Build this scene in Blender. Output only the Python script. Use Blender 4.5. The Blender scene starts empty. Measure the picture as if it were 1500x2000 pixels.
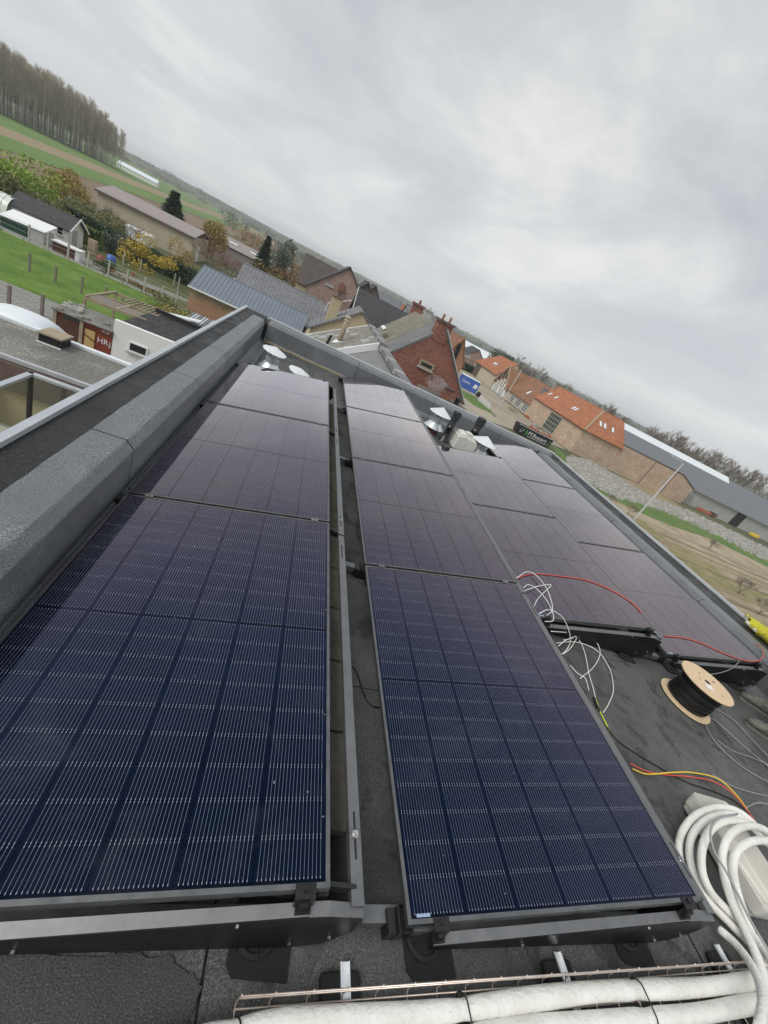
import bpy, bmesh, math, random
from mathutils import Vector, Matrix, noise
random.seed(7)
SC = bpy.context.scene
COL = SC.collection
# ------------------------------------------------------------------ camera
F_PX = 787.9
YAW, PITCH, ROLL = 0.355998, -0.450228, 0.489690
CAM = Vector((0, 0, 1.62))
_cy, _sy, _cp, _sp = math.cos(YAW), math.sin(YAW), math.cos(PITCH), math.sin(PITCH)
FW = Vector((_sy * _cp, _cy * _cp, _sp)); _r0 = Vector((_cy, -_sy, 0)); _u0 = _r0.cross(FW)
RT = _r0 * math.cos(ROLL) + _u0 * math.sin(ROLL)
UP = -_r0 * math.sin(ROLL) + _u0 * math.cos(ROLL)
cd = bpy.data.cameras.new('camera'); cam = bpy.data.objects.new('camera', cd); COL.objects.link(cam)
cd.sensor_fit = 'HORIZONTAL'; cd.sensor_width = 36; cd.lens = F_PX / 1500 * 36
cd.clip_start = 0.02; cd.clip_end = 9000
cam.matrix_world = Matrix(((RT.x, UP.x, -FW.x, CAM.x), (RT.y, UP.y, -FW.y, CAM.y), (RT.z, UP.z, -FW.z, CAM.z), (0, 0, 0, 1)))
SC.camera = cam
# ------------------------------------------------------------------ sky, sun, exposure
SUN_EL, SUN_AZ = math.radians(48), math.radians(242)
W = bpy.data.worlds.new('World'); SC.world = W; W.use_nodes = True
nt = W.node_tree; N = nt.nodes; L = nt.links; N.clear()
out = N.new('ShaderNodeOutputWorld'); bg = N.new('ShaderNodeBackground')
sky = N.new('ShaderNodeTexSky'); sky.sky_type = 'NISHITA'; sky.sun_disc = False
sky.sun_elevation = SUN_EL; sky.sun_rotation = SUN_AZ; sky.air_density = 1.0; sky.dust_density = 2.0
tc = N.new('ShaderNodeTexCoord'); sep = N.new('ShaderNodeSeparateXYZ'); L.new(tc.outputs['Generated'], sep.inputs[0])
def wm(op, a, b=None, c=None):
    n = N.new('ShaderNodeMath'); n.operation = op
    for i, v in enumerate((a, b, c)):
        if v is None: continue
        if isinstance(v, (int, float)): n.inputs[i].default_value = v
        else: L.new(v, n.inputs[i])
    return n.outputs[0]
zz = wm('ADD', wm('MAXIMUM', sep.outputs['Z'], 0.0), 0.16)
comb = N.new('ShaderNodeCombineXYZ'); L.new(wm('DIVIDE', sep.outputs['X'], zz), comb.inputs[0]); L.new(wm('DIVIDE', sep.outputs['Y'], zz), comb.inputs[1])
mp = N.new('ShaderNodeMapping'); mp.inputs['Location'].default_value = (1.35, 0.62, 0); mp.inputs['Rotation'].default_value = (0, 0, 0.6); mp.inputs['Scale'].default_value = (0.85, 0.60, 1)
L.new(comb.outputs[0], mp.inputs[0])
def wnoise(scale, detail, rough, dist):
    n = N.new('ShaderNodeTexNoise'); n.inputs['Scale'].default_value = scale; n.inputs['Detail'].default_value = detail
    n.inputs['Roughness'].default_value = rough; n.inputs['Distortion'].default_value = dist; L.new(mp.outputs[0], n.inputs['Vector']); return n.outputs['Fac']
def wramp(fac, stops):
    r = N.new('ShaderNodeValToRGB'); L.new(fac, r.inputs[0]); e = r.color_ramp.elements
    e[0].position, e[0].color = stops[0][0], stops[0][1] + (1,); e[1].position, e[1].color = stops[-1][0], stops[-1][1] + (1,)
    for p, c in stops[1:-1]: x = e.new(p); x.color = c + (1,)
    r.color_ramp.interpolation = 'B_SPLINE'; return r.outputs[0]
cl = wramp(wnoise(1.25, 8, 0.56, 0.45), [(0.30, (0.375, 0.405, 0.435)), (0.42, (0.45, 0.475, 0.50)), (0.51, (0.53, 0.55, 0.56)), (0.60, (0.68, 0.672, 0.655)), (0.72, (0.80, 0.785, 0.755))])
# horizon band of even grey haze
hz = N.new('ShaderNodeMix'); hz.data_type = 'RGBA'
L.new(wramp(sep.outputs['Z'], [(0.0, (0.85,) * 3), (0.10, (0.6,) * 3), (0.34, (0.0,) * 3)]), hz.inputs[0])
L.new(cl, hz.inputs[6]); hz.inputs[7].default_value = (0.60, 0.625, 0.64, 1)
mx = N.new('ShaderNodeMix'); mx.data_type = 'RGBA'; mx.inputs[0].default_value = 0.94
sc_ = N.new('ShaderNodeMix'); sc_.data_type = 'RGBA'; sc_.blend_type = 'MULTIPLY'; sc_.inputs[0].default_value = 1
L.new(sky.outputs[0], sc_.inputs[6]); sc_.inputs[7].default_value = (0.08, 0.08, 0.08, 1)
L.new(sc_.outputs[2], mx.inputs[6]); L.new(hz.outputs[2], mx.inputs[7])
L.new(mx.outputs[2], bg.inputs[0]); bg.inputs[1].default_value = 1.0; L.new(bg.outputs[0], out.inputs[0])
sd = bpy.data.lights.new('sun', 'SUN'); sd.energy = 1.5; sd.angle = math.radians(28); sd.color = (1, 0.97, 0.92)
so = bpy.data.objects.new('sun', sd); COL.objects.link(so)
sv = Vector((math.sin(SUN_AZ) * math.cos(SUN_EL), math.cos(SUN_AZ) * math.cos(SUN_EL), math.sin(SUN_EL)))
so.rotation_euler = sv.to_track_quat('Z', 'Y').to_euler()
SC.view_settings.view_transform = 'Standard'; SC.view_settings.look = 'None'
SC.view_settings.exposure = 0.34; SC.view_settings.gamma = 1
# ------------------------------------------------------------------ pixels to points
G = -9.4      # the ground lies 9.4 m under the roof
def ray(u, v): return RT * ((u - 750) / F_PX) - UP * ((v - 1000) / F_PX) + FW
def PZ(u, v, z): d = ray(u, v); return CAM + d * ((z - CAM.z) / d.z)
def PY(u, v, y): d = ray(u, v); return CAM + d * (y / d.y)
def PX(u, v, x): d = ray(u, v); return CAM + d * (x / d.x)
# ------------------------------------------------------------------ objects
def tag(o, label=None, cat=None, group=None, kind=None):
    if label: o['label'] = label
    if cat: o['category'] = cat
    if group: o['group'] = group
    if kind: o['kind'] = kind
    return o
def thing(name, loc, label=None, cat=None, group=None, rz=0):
    o = bpy.data.objects.new(name, None); COL.objects.link(o); o.location = loc; o.rotation_euler = (0, 0, rz); o.empty_display_size = 0.2
    return tag(o, label, cat, group)
def org(p):
    v = Vector((0, 0, 0))
    while p is not None: v += p.location; p = p.parent
    return v
def link(name, me, parent=None, loc=(0, 0, 0), rot=(0, 0, 0), scale=None):
    o = bpy.data.objects.new(name, me); COL.objects.link(o); o.location = loc; o.rotation_euler = rot
    if scale: o.scale = scale
    o.parent = parent; return o
def copy_tree(o, parent=None):
    c = o.copy(); COL.objects.link(c); c.parent = parent
    for ch in o.children: copy_tree(ch, c)
    return c
class MB:
    def __init__(s): s.v = []; s.f = []; s.m = []
    def add(s, vs, fs, mi=0):
        b = len(s.v); s.v += [tuple(v) for v in vs]; s.f += [tuple(i + b for i in f) for f in fs]; s.m += [mi] * len(fs); return s
    def box(s, a, b, mi=0):
        x0, y0, z0 = [min(p, q) for p, q in zip(a, b)]; x1, y1, z1 = [max(p, q) for p, q in zip(a, b)]
        return s.add([(x0, y0, z0), (x1, y0, z0), (x1, y1, z0), (x0, y1, z0), (x0, y0, z1), (x1, y0, z1), (x1, y1, z1), (x0, y1, z1)],
                     [(0, 3, 2, 1), (4, 5, 6, 7), (0, 1, 5, 4), (1, 2, 6, 5), (2, 3, 7, 6), (3, 0, 4, 7)], mi)
    def quad(s, *p, mi=0): return s.add(p, [tuple(range(len(p)))], mi)
    def beam(s, p, q, w, h, up=(0, 0, 1), mi=0):
        p, q = Vector(p), Vector(q); d = (q - p).normalized(); up = Vector(up)
        if abs(d.dot(up)) > 0.98: up = Vector((1, 0, 0))
        a = d.cross(up).normalized() * (w / 2); b = a.cross(d).normalized() * (h / 2)
        return s.add([p - a - b, p + a - b, p + a + b, p - a + b, q - a - b, q + a - b, q + a + b, q - a + b],
                     [(0, 1, 2, 3), (7, 6, 5, 4), (0, 4, 5, 1), (1, 5, 6, 2), (2, 6, 7, 3), (3, 7, 4, 0)], mi)
    def tube(s, pts, r, n=8, caps=True, mi=0):
        pts = [Vector(p) for p in pts]; m = len(pts); rs = r if isinstance(r, (list, tuple)) else [r] * m
        t = (pts[1] - pts[0]).normalized(); u = t.cross(Vector((0, 0, 1)))
        if u.length < 1e-3: u = t.cross(Vector((1, 0, 0)))
        u.normalize(); vs = []
        for i in range(m):
            t = (pts[min(i + 1, m - 1)] - pts[max(i - 1, 0)])
            if t.length < 1e-9: t = Vector((0, 0, 1))
            t.normalize(); u = (u - t * u.dot(t)); u.normalize(); w = t.cross(u)
            for k in range(n):
                a = 2 * math.pi * k / n; vs.append(pts[i] + (u * math.cos(a) + w * math.sin(a)) * rs[i])
        fs = [(i * n + k, i * n + (k + 1) % n, (i + 1) * n + (k + 1) % n, (i + 1) * n + k) for i in range(m - 1) for k in range(n)]
        if caps: fs += [tuple(range(n))[::-1], tuple(range((m - 1) * n, m * n))]
        return s.add(vs, fs, mi)
    def lathe(s, prof, c=(0, 0, 0), n=24, mi=0, M=None):
        vs = []
        for r, z in prof:
            for k in range(n):
                a = 2 * math.pi * k / n; p = Vector((r * math.cos(a), r * math.sin(a), z))
                if M: p = M @ p
                vs.append(p + Vector(c))
        fs = [(i * n + k, i * n + (k + 1) % n, (i + 1) * n + (k + 1) % n, (i + 1) * n + k) for i in range(len(prof) - 1) for k in range(n)]
        return s.add(vs, fs, mi)
    def prism(s, poly, a, b, mi=0):
        """poly: 3D points; extruded by vector from a to b"""
        d = Vector(b) - Vector(a); n = len(poly); P = [Vector(p) for p in poly]
        vs = P + [p + d for p in P]
        return s.add(vs, [tuple(range(n))[::-1], tuple(range(n, 2 * n))] + [(i, (i + 1) % n, n + (i + 1) % n, n + i) for i in range(n)], mi)
    def mesh(s, name, mats, off=Vector((0, 0, 0)), smooth=False, recalc=True):
        me = bpy.data.meshes.new(name); me.from_pydata([(v[0] - off.x, v[1] - off.y, v[2] - off.z) for v in s.v], [], s.f)
        mats = mats if isinstance(mats, (list, tuple)) else [mats]
        for m in mats: me.materials.append(m)
        if len(mats) > 1: me.polygons.foreach_set('material_index', s.m)
        if recalc:
            bm = bmesh.new(); bm.from_mesh(me); bmesh.ops.recalc_face_normals(bm, faces=bm.faces); bm.to_mesh(me); bm.free()
        if smooth: me.polygons.foreach_set('use_smooth', [True] * len(me.polygons))
        me.update(); return me
    def build(s, name, mats, parent=None, smooth=False, bevel=0, recalc=True, segs=2):
        """vertices are world coordinates; the parent's place is taken off"""
        o = link(name, s.mesh(name, mats, org(parent), smooth, recalc), parent)
        if bevel:
            b = o.modifiers.new('bevel', 'BEVEL'); b.width = bevel; b.segments = segs; b.limit_method = 'ANGLE'; b.angle_limit = 0.6
        return o
def solo(mb, name, mats, label, cat, group=None, kind=None, smooth=False, bevel=0):
    """a thing that is one mesh, its origin at its base"""
    c = Vector((sum(v[0] for v in mb.v) / len(mb.v), sum(v[1] for v in mb.v) / len(mb.v), min(v[2] for v in mb.v)))
    o = link(name, mb.mesh(name, mats, c, smooth), None, c)
    if bevel: b = o.modifiers.new('bevel', 'BEVEL'); b.width = bevel; b.segments = 2; b.limit_method = 'ANGLE'
    return tag(o, label, cat, group, kind)
def smooth_path(pts, k=8):
    P = [Vector(p) for p in pts]; P = [P[0] * 2 - P[1]] + P + [P[-1] * 2 - P[-2]]; out = []
    for i in range(1, len(P) - 2):
        for j in range(k):
            t = j / k; a, b, c, d = P[i - 1], P[i], P[i + 1], P[i + 2]
            out.append(0.5 * ((2 * b) + (c - a) * t + (2 * a - 5 * b + 4 * c - d) * t * t + (3 * b - a - 3 * c + d) * t ** 3))
    out.append(P[-2]); return out
ORD = ['first', 'second', 'third', 'fourth', 'fifth', 'sixth', 'seventh', 'eighth', 'ninth', 'tenth', 'eleventh', 'twelfth', 'thirteenth', 'fourteenth', 'fifteenth', 'sixteenth', 'seventeenth', 'eighteenth', 'nineteenth', 'twentieth']
# ------------------------------------------------------------------ materials
MATS = {}
class NT:
    def __init__(s, name):
        s.m = bpy.data.materials.new(name); s.m.use_nodes = True; s.t = s.m.node_tree; s.N = s.t.nodes; s.L = s.t.links
        s.b = s.N['Principled BSDF']; s.out = s.N['Material Output']; MATS[name] = s.m
        s.tc = s.N.new('ShaderNodeTexCoord')
    def set(s, **k):
        for a, v in k.items(): s.b.inputs[a.replace('_', ' ')].default_value = v
        return s
    def inp(s, sock, v):
        if isinstance(v, (int, float)): sock.default_value = v
        elif isinstance(v, tuple): sock.default_value = v if len(v) == 4 else (v + (1,) if len(sock.default_value) == 4 else v)
        else: s.L.new(v, sock)
    def math(s, op, a, b=None, c=None, clamp=False):
        n = s.N.new('ShaderNodeMath'); n.operation = op; n.use_clamp = clamp
        for i, v in enumerate((a, b, c)):
            if v is not None: s.inp(n.inputs[i], v)
        return n.outputs[0]
    def vec(s, kind='Object', scale=(1, 1, 1), rot=(0, 0, 0), loc=(0, 0, 0)):
        m = s.N.new('ShaderNodeMapping'); m.inputs['Scale'].default_value = scale; m.inputs['Rotation'].default_value = rot; m.inputs['Location'].default_value = loc
        if kind == 'World': g = s.N.new('ShaderNodeNewGeometry'); s.L.new(g.outputs['Position'], m.inputs[0])
        else: s.L.new(s.tc.outputs[kind], m.inputs[0])
        return m.outputs[0]
    def noise(s, vec, scale, detail=4, rough=0.55, dist=0):
        n = s.N.new('ShaderNodeTexNoise'); s.L.new(vec, n.inputs['Vector']); n.inputs['Scale'].default_value = scale; n.inputs['Detail'].default_value = detail
        n.inputs['Roughness'].default_value = rough; n.inputs['Distortion'].default_value = dist; return n.outputs['Fac']
    def ramp(s, fac, stops):
        r = s.N.new('ShaderNodeValToRGB'); s.L.new(fac, r.inputs[0]); e = r.color_ramp.elements
        c4 = lambda c: (c, c, c, 1) if isinstance(c, (int, float)) else c + (1,)
        e[0].position, e[0].color = stops[0][0], c4(stops[0][1]); e[1].position, e[1].color = stops[-1][0], c4(stops[-1][1])
        for p, c in stops[1:-1]: x = e.new(p); x.color = c4(c)
        return r.outputs[0]
    def mix(s, fac, a, b, mode='MIX'):
        n = s.N.new('ShaderNodeMix'); n.data_type = 'RGBA'; n.blend_type = mode
        s.inp(n.inputs[0], fac); s.inp(n.inputs[6], a); s.inp(n.inputs[7], b); return n.outputs[2]
    def bump(s, h, strength=0.3, dist=0.01):
        n = s.N.new('ShaderNodeBump'); n.inputs['Strength'].default_value = strength; n.inputs['Distance'].default_value = dist
        s.L.new(h, n.inputs['Height']); s.L.new(n.outputs[0], s.b.inputs['Normal']); return s
    def color(s, c): s.inp(s.b.inputs['Base Color'], c); return s
    def rough(s, c): s.inp(s.b.inputs['Roughness'], c); return s
    def rnd(s):
        n = s.N.new('ShaderNodeObjectInfo'); return n.outputs['Random']
def plain(name, c, r=0.6, metal=0.0, var=0.25, scale=6, bump=0.0, fine=60):
    """a colour with soft wear and grain"""
    t = NT(name); v = t.vec('World'); n1 = t.noise(v, scale, 5); n2 = t.noise(v, fine, 2)
    k = t.math('ADD', t.math('MULTIPLY', n1, 0.7), t.math('MULTIPLY', n2, 0.3))
    lo = tuple(x * (1 - var) for x in c); hi = tuple(min(1, x * (1 + var)) for x in c)
    t.color(t.ramp(k, [(0.3, lo), (0.7, hi)])); t.set(Metallic=metal)
    t.rough(t.ramp(n1, [(0.3, max(0.02, r - 0.12)), (0.7, min(1, r + 0.1))]))
    if bump: t.bump(n2, bump, 0.004)
    return t.m
# bitumen membrane, granular
def bitumen(name, base, dark, wet=0.5, gran=420, gr=0.9, stain=1.3, blots=False):
    t = NT(name); v = t.vec('World')
    g1 = t.noise(v, gran, 2, 0.6); g2 = t.noise(v, gran * 0.33, 2); big = t.noise(v, stain, 6, 0.62, 0.4); mid = t.noise(v, 7, 4)
    c0 = t.ramp(g1, [(0.32, tuple(x * 0.35 for x in base)), (0.5, base), (0.66, tuple(x * 1.9 for x in base)), (0.74, tuple(x * 3.2 for x in base))])
    c1 = t.mix(t.ramp(big, [(0.5 - 0.12 * wet, 0.0), (0.62 - 0.1 * wet, 0.75)]), c0, t.mix(0.72, c0, dark), 'MIX')
    c2 = t.mix(t.ramp(mid, [(0.35, 0.0), (0.8, 0.3)]), c1, tuple(x * 1.6 for x in base))
    if blots:   # damp patches with ragged rims, and dull dry film between them
        bl = t.noise(t.vec('World', (1, 0.7, 1), (0, 0, 0.6)), 5.5, 6, 0.62, 0.5); c2 = t.mix(t.ramp(bl, [(0.565, 0.0), (0.60, 0.72)]), c2, dark)
        c2 = t.mix(t.ramp(t.noise(t.vec('World'), 2.1, 6, 0.7, 0.6), [(0.5, 0.0), (0.72, 0.45)]), c2, (0.17, 0.172, 0.165))
    t.color(c2); t.rough(t.ramp(big, [(0.4, gr), (0.6, gr - 0.28)])); t.bump(t.math('ADD', g1, t.math('MULTIPLY', g2, 0.6)), 0.55, 0.004); return t
bitumen('roof_felt', (0.086, 0.089, 0.086), (0.026, 0.027, 0.027), 0.55, 230, 0.9, 1.3, True)
bitumen('cap_felt', (0.145, 0.153, 0.163), (0.105, 0.11, 0.118), 0.5, 170, 0.62, 1.6)
bitumen('smooth_felt', (0.016, 0.0165, 0.017), (0.008, 0.008, 0.008), 0.4, 60, 0.75, 3.5)
bitumen('old_felt', (0.20, 0.195, 0.175), (0.075, 0.072, 0.06), 0.8, 24, 0.85, 0.9)
plain('silver_trim', (0.50, 0.53, 0.56), 0.38, 0.35, 0.12, 4)
plain('black_frame', (0.17, 0.175, 0.18), 0.34, 0.75, 0.2, 20)
plain('black_steel', (0.011, 0.0115, 0.012), 0.42, 0.2, 0.35, 9)
plain('dark_zinc', (0.175, 0.18, 0.187), 0.45, 0.5, 0.18, 12)
plain('clamp_black', (0.03, 0.031, 0.033), 0.3, 0.5)
plain('bolt_steel', (0.55, 0.55, 0.55), 0.28, 0.9)
plain('rubber', (0.011, 0.011, 0.0115), 0.85, 0, 0.5, 40, 0.4, 150)
plain('galvanised', (0.72, 0.75, 0.78), 0.27, 0.6, 0.10, 10)
plain('galvanised_bright', (0.82, 0.85, 0.88), 0.25, 0.4, 0.06, 6)
plain('pink_zinc', (0.60, 0.52, 0.47), 0.36, 0.7, 0.15, 20)
plain('pvc_black', (0.018, 0.019, 0.022), 0.3, 0, 0.2)
plain('cable_black', (0.012, 0.012, 0.012), 0.45)
plain('cable_grey', (0.30, 0.30, 0.31), 0.5)
plain('cable_white', (0.72, 0.72, 0.70), 0.45, 0, 0.06)
plain('cable_red', (0.62, 0.085, 0.06), 0.45, 0, 0.1)
plain('cable_yellow', (0.80, 0.56, 0.05), 0.45, 0, 0.1)
plain('cable_green_yellow', (0.62, 0.70, 0.05), 0.45)
plain('plywood', (0.66, 0.50, 0.32), 0.62, 0, 0.10, 20)
plain('white_plastic', (0.66, 0.65, 0.60), 0.48, 0, 0.08, 4)
plain('paper_label', (0.8, 0.8, 0.78), 0.6)
plain('concrete', (0.25, 0.235, 0.20), 0.9, 0, 0.4, 12, 0.5, 90)
t = NT('pipe_insulation'); v = t.vec('World'); n1 = t.noise(v, 9, 5, 0.6); n2 = t.noise(t.vec('World', (0.5, 1, 1)), 95, 2); n3 = t.noise(v, 32, 4)
k = t.ramp(n1, [(0.3, (0.70, 0.69, 0.64)), (0.65, (0.83, 0.83, 0.79))]); k = t.mix(t.ramp(n2, [(0.68, 0.0), (0.75, 0.4)]), k, (0.30, 0.29, 0.26)); k = t.mix(t.ramp(n3, [(0.62, 0.0), (0.82, 0.25)]), k, (0.55, 0.52, 0.46))
t.color(k); t.rough(0.6); t.bump(t.math('ADD', n2, t.math('MULTIPLY', n3, 2.0)), 0.45, 0.006)
plain('hi_vis', (0.62, 0.58, 0.04), 0.6, 0, 0.12)
# photovoltaic cell: navy wafer under glass, thin silver wires along the length
def solar(name, base, cell):
    t = NT(name); o = t.vec('Object'); sp = t.N.new('ShaderNodeSeparateXYZ'); t.L.new(o, sp.inputs[0])
    rn = t.rnd(); w = t.noise(t.vec('World'), 1.7, 3); col = t.mix(t.math('MULTIPLY', rn, 0.5), base, tuple(x * 1.7 for x in base))
    col = t.mix(t.ramp(w, [(0.4, 0.0), (0.7, 0.35)]), col, tuple(x * 0.55 for x in base))
    if cell:
        q = t.math('ADD', t.math('DIVIDE', sp.outputs['X'], 0.171), 0.5); ins = t.math('LESS_THAN', t.math('ABSOLUTE', sp.outputs['X']), 0.0855); fr = t.math('FRACT', t.math('MULTIPLY', q, 16.0))
        dd = t.math('ABSOLUTE', t.math('SUBTRACT', fr, 0.5)); ln = t.math('MULTIPLY', t.math('LESS_THAN', dd, 0.034), ins)
        end = t.math('GREATER_THAN', t.math('ABSOLUTE', sp.outputs['Y']), 0.0405); wide = t.math('MULTIPLY', t.math('MULTIPLY', t.math('LESS_THAN', dd, 0.06), end), ins)
        col = t.mix(ln, col, (0.205, 0.235, 0.30)); col = t.mix(wide, col, (0.38, 0.41, 0.47))  # wider pale dashes at wire ends: glint of bending wires, painted into the colour
    dust = t.noise(t.vec('World', (1, 1.6, 1)), 2.3, 7, 0.7, 0.8); col = t.mix(t.ramp(dust, [(0.52, 0.0), (0.78, 0.035)]), col, (0.5, 0.5, 0.5))
    spk = t.noise(t.vec('World'), 55, 1); col = t.mix(t.ramp(spk, [(0.80, 0.0), (0.83, 0.5)]), col, (0.5, 0.52, 0.55))
    # glass over an anti-reflective film: dark seen from above, mirror-like at a low angle
    t.N.remove(t.b); df = t.N.new('ShaderNodeBsdfDiffuse'); t.L.new(col, df.inputs[0]); gl = t.N.new('ShaderNodeBsdfGlossy'); gl.inputs['Roughness'].default_value = 0.03; lw = t.N.new('ShaderNodeLayerWeight'); lw.inputs['Blend'].default_value = 0.5
    # the film's tint shifts with the viewing angle: blue, violet, brownish, neutral
    t.L.new(t.ramp(lw.outputs['Facing'], [(0.0, (0.35, 0.65, 1.0)), (0.22, (0.45, 0.60, 1.0)), (0.36, (0.78, 0.68, 0.96)), (0.50, (0.95, 0.80, 0.84)), (0.64, (0.97, 0.89, 0.92)), (0.8, (1, 0.975, 0.99))]), gl.inputs['Color'])
    fc = t.ramp(lw.outputs['Facing'], [(0.0, 0.012), (0.12, 0.017), (0.27, 0.05), (0.45, 0.13), (0.58, 0.26), (0.655, 0.38), (0.72, 0.64), (0.82, 0.82), (1.0, 1.0)])
    ms = t.N.new('ShaderNodeMixShader'); t.L.new(fc, ms.inputs[0]); t.L.new(df.outputs[0], ms.inputs[1]); t.L.new(gl.outputs[0], ms.inputs[2]); t.L.new(ms.outputs[0], t.out.inputs[0])
    return t.m
solar('solar_cell', (0.0016, 0.0036, 0.0145), True)
solar('solar_backsheet', (0.0012, 0.0022, 0.0075), False)
# ================================================================== our building: roof, parapets
RB = thing('flat_roof_building', (2.2, 2.5, G), 'dark flat-roofed building under the solar panels, edged by black parapets', 'building')
bx = MB(); bx.box((-1.05, -5, G), (5.75, 7.9, -0.12)); bx.build('wall', plain('dark_render', (0.09, 0.09, 0.09), 0.9), RB)
rf = MB(); rf.box((-1.0, -5, -0.12), (5.7, 7.9, -0.004)); roof = rf.build('roof', MATS['smooth_felt'], RB)
sheet_x = [-0.70, 0.28, 1.26, 2.24, 3.22, 4.20, 5.2]
for i in range(6):   # felt sheets lapped along their long edges, with a cross joint here and there
    cuts = [-5, 0.9 + 0.35 * i, 4.3 - 0.3 * i, 7.85] if i % 2 else [-5, 2.6 + 0.2 * i, 5.9, 7.85]
    for j in range(3):
        m = MB(); z = 0.002 + 0.0035 * (i % 2) + 0.002 * (j % 2)
        x0, x1 = sheet_x[i], sheet_x[i + 1] - 0.003; y0, y1 = cuts[j], cuts[j + 1] - 0.004
        n = 14; P = [(x0, y0 + (y1 - y0) * k / n) for k in range(n + 1)]
        w = lambda k: 0.004 * math.sin(k * 1.7 + i) + 0.003 * math.sin(k * 3.1)
        vs = []
        for k, (x, y) in enumerate(P): vs += [(x0 + w(k), y, z), (x1 + w(k), y, z), (x0 + w(k), y, z - 0.004), (x1 + w(k), y, z - 0.004)]
        fs = []
        for k in range(n): a = 4 * k; b = a + 4; fs += [(a, a + 1, b + 1, b), (a, b, b + 2, a + 2), (a + 1, a + 3, b + 3, b + 1)]
        fs += [(0, 2, 3, 1), (4 * n, 4 * n + 1, 4 * n + 3, 4 * n + 2)]
        m.add(vs, fs); m.build('membrane_sheet', MATS['roof_felt'], roof)
# damp stain in the near left corner
bitumen('wet_felt', (0.052, 0.054, 0.053), (0.022, 0.023, 0.023), 0.6, 230, 0.8)
wp = [(-120, 1860), (200, 1866), (318, 1868), (352, 1880), (372, 1898), (386, 1915), (394, 1935), (388, 1952), (384, 1968), (370, 1985), (365, 2010), (340, 2040), (-120, 2040)]
wq = []
for (a, b) in zip(wp, wp[1:] + wp[:1]):
    for k in range(8): w_ = PZ(a[0] + (b[0] - a[0]) * k / 8, a[1] + (b[1] - a[1]) * k / 8, 0.0085); wq.append(w_ + Vector((noise.noise(w_ * 40), noise.noise(w_ * 40 + Vector((9, 0, 0))), 0)) * 0.012 + Vector((noise.noise(w_ * 130), noise.noise(w_ * 130 + Vector((9, 0, 0))), 0)) * 0.005)
m = MB(); m.prism(wq, (0, 0, 0), (0, 0, 0.0004)); m.build('damp_patch', MATS['wet_felt'], roof)
def parapet(name, A, d, nrm, length, joints, h=0.36, w_cap=0.215, w_tot=0.43, lab=None, cant=True, inner_mat='cap_felt'):
    """A: inner foot; d: along; nrm: outwards"""
    A, d, nrm = Vector(A), Vector(d).normalized(), Vector(nrm).normalized(); Z = Vector((0, 0, 1))
    core = MB(); prof = [(0.012, -0.05), (0.012, h - 0.05), (0.045, h - 0.008), (w_tot - 0.005, h - 0.008), (w_tot - 0.005, -0.3), (0.012, -0.3)]
    core.prism([A + nrm * a + Z * b for a, b in prof], (0, 0, 0), d * length); c = core.build(name, MATS['smooth_felt'], RB)
    if lab: c['label'] = lab
    ft = 0.055 if cant else 0.0
    prof = [(-ft - 0.1, 0.012), (-ft, 0.013), (0.0, 0.03 + ft * 0.6), (0.0, h - 0.052), (0.004, h - 0.044), (0.036, h - 0.008), (0.044, h - 0.001), (0.06, h), (w_cap, h), (w_cap, h - 0.01)]
    for a, b in zip(joints[:-1], joints[1:]):
        m = MB(); n = len(prof); sub = 24; vs = []
        for k in range(sub + 1):
            t = a + 0.004 + (b - a - 0.008) * k / sub
            for q, (x, z) in enumerate(prof):
                jit = 0.0012 * math.sin(t * 9 + q) + 0.001 * math.sin(t * 23 + q * 2)
                ex = 0.003 * noise.noise(Vector((t * 9, q // 9, 0))) if q >= n - 2 else 0
                vs.append(A + d * t + nrm * (x + ex) + Z * (z + jit))
        fs = [(k * n + q, k * n + q + 1, (k + 1) * n + q + 1, (k + 1) * n + q) for k in range(sub) for q in range(n - 1)]
        m.add(vs, fs); m.build('cap_sheet', MATS[inner_mat], c)
    t = MB(); t.prism([A + nrm * a + Z * b for a, b in [(w_tot - 0.045, h - 0.004), (w_tot - 0.042, h + 0.022), (w_tot, h + 0.024), (w_tot + 0.004, h - 0.09), (w_tot - 0.001, h - 0.09), (w_tot - 0.004, h - 0.006)]], (0, 0, 0), d * length)
    t.build('edge_trim', MATS['silver_trim'], c)
    return c
parapet('parapet', (-0.66, -3, 0), (0, 1, 0), (-1, 0, 0), 11.28, [0, 1.3, 2.6, 3.95, 5.263, 6.63, 7.83, 9.25, 10.83], lab='left parapet with grey granular felt on its inner half')
FD = Vector((1, -0.07, 0)).normalized()
FN = Vector((0.07, 1, 0)).normalized()
parapet('parapet', (-0.66, 7.83, 0), FD, FN, 6.4, [0.05, 1.75, 3.35, 4.9, 6.2], lab='far parapet with a lichen-stained foot', w_cap=0.26, w_tot=0.36)
parapet('parapet', (5.12, -3, 0), (0, 1, 0), (1, 0, 0), 10.9, [0, 1.5, 3.0, 4.5, 6.02, 7.75, 9.1, 10.35], lab='right parapet with a shiny rounded shoulder', w_cap=0.24, w_tot=0.66, h=0.34)
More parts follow.
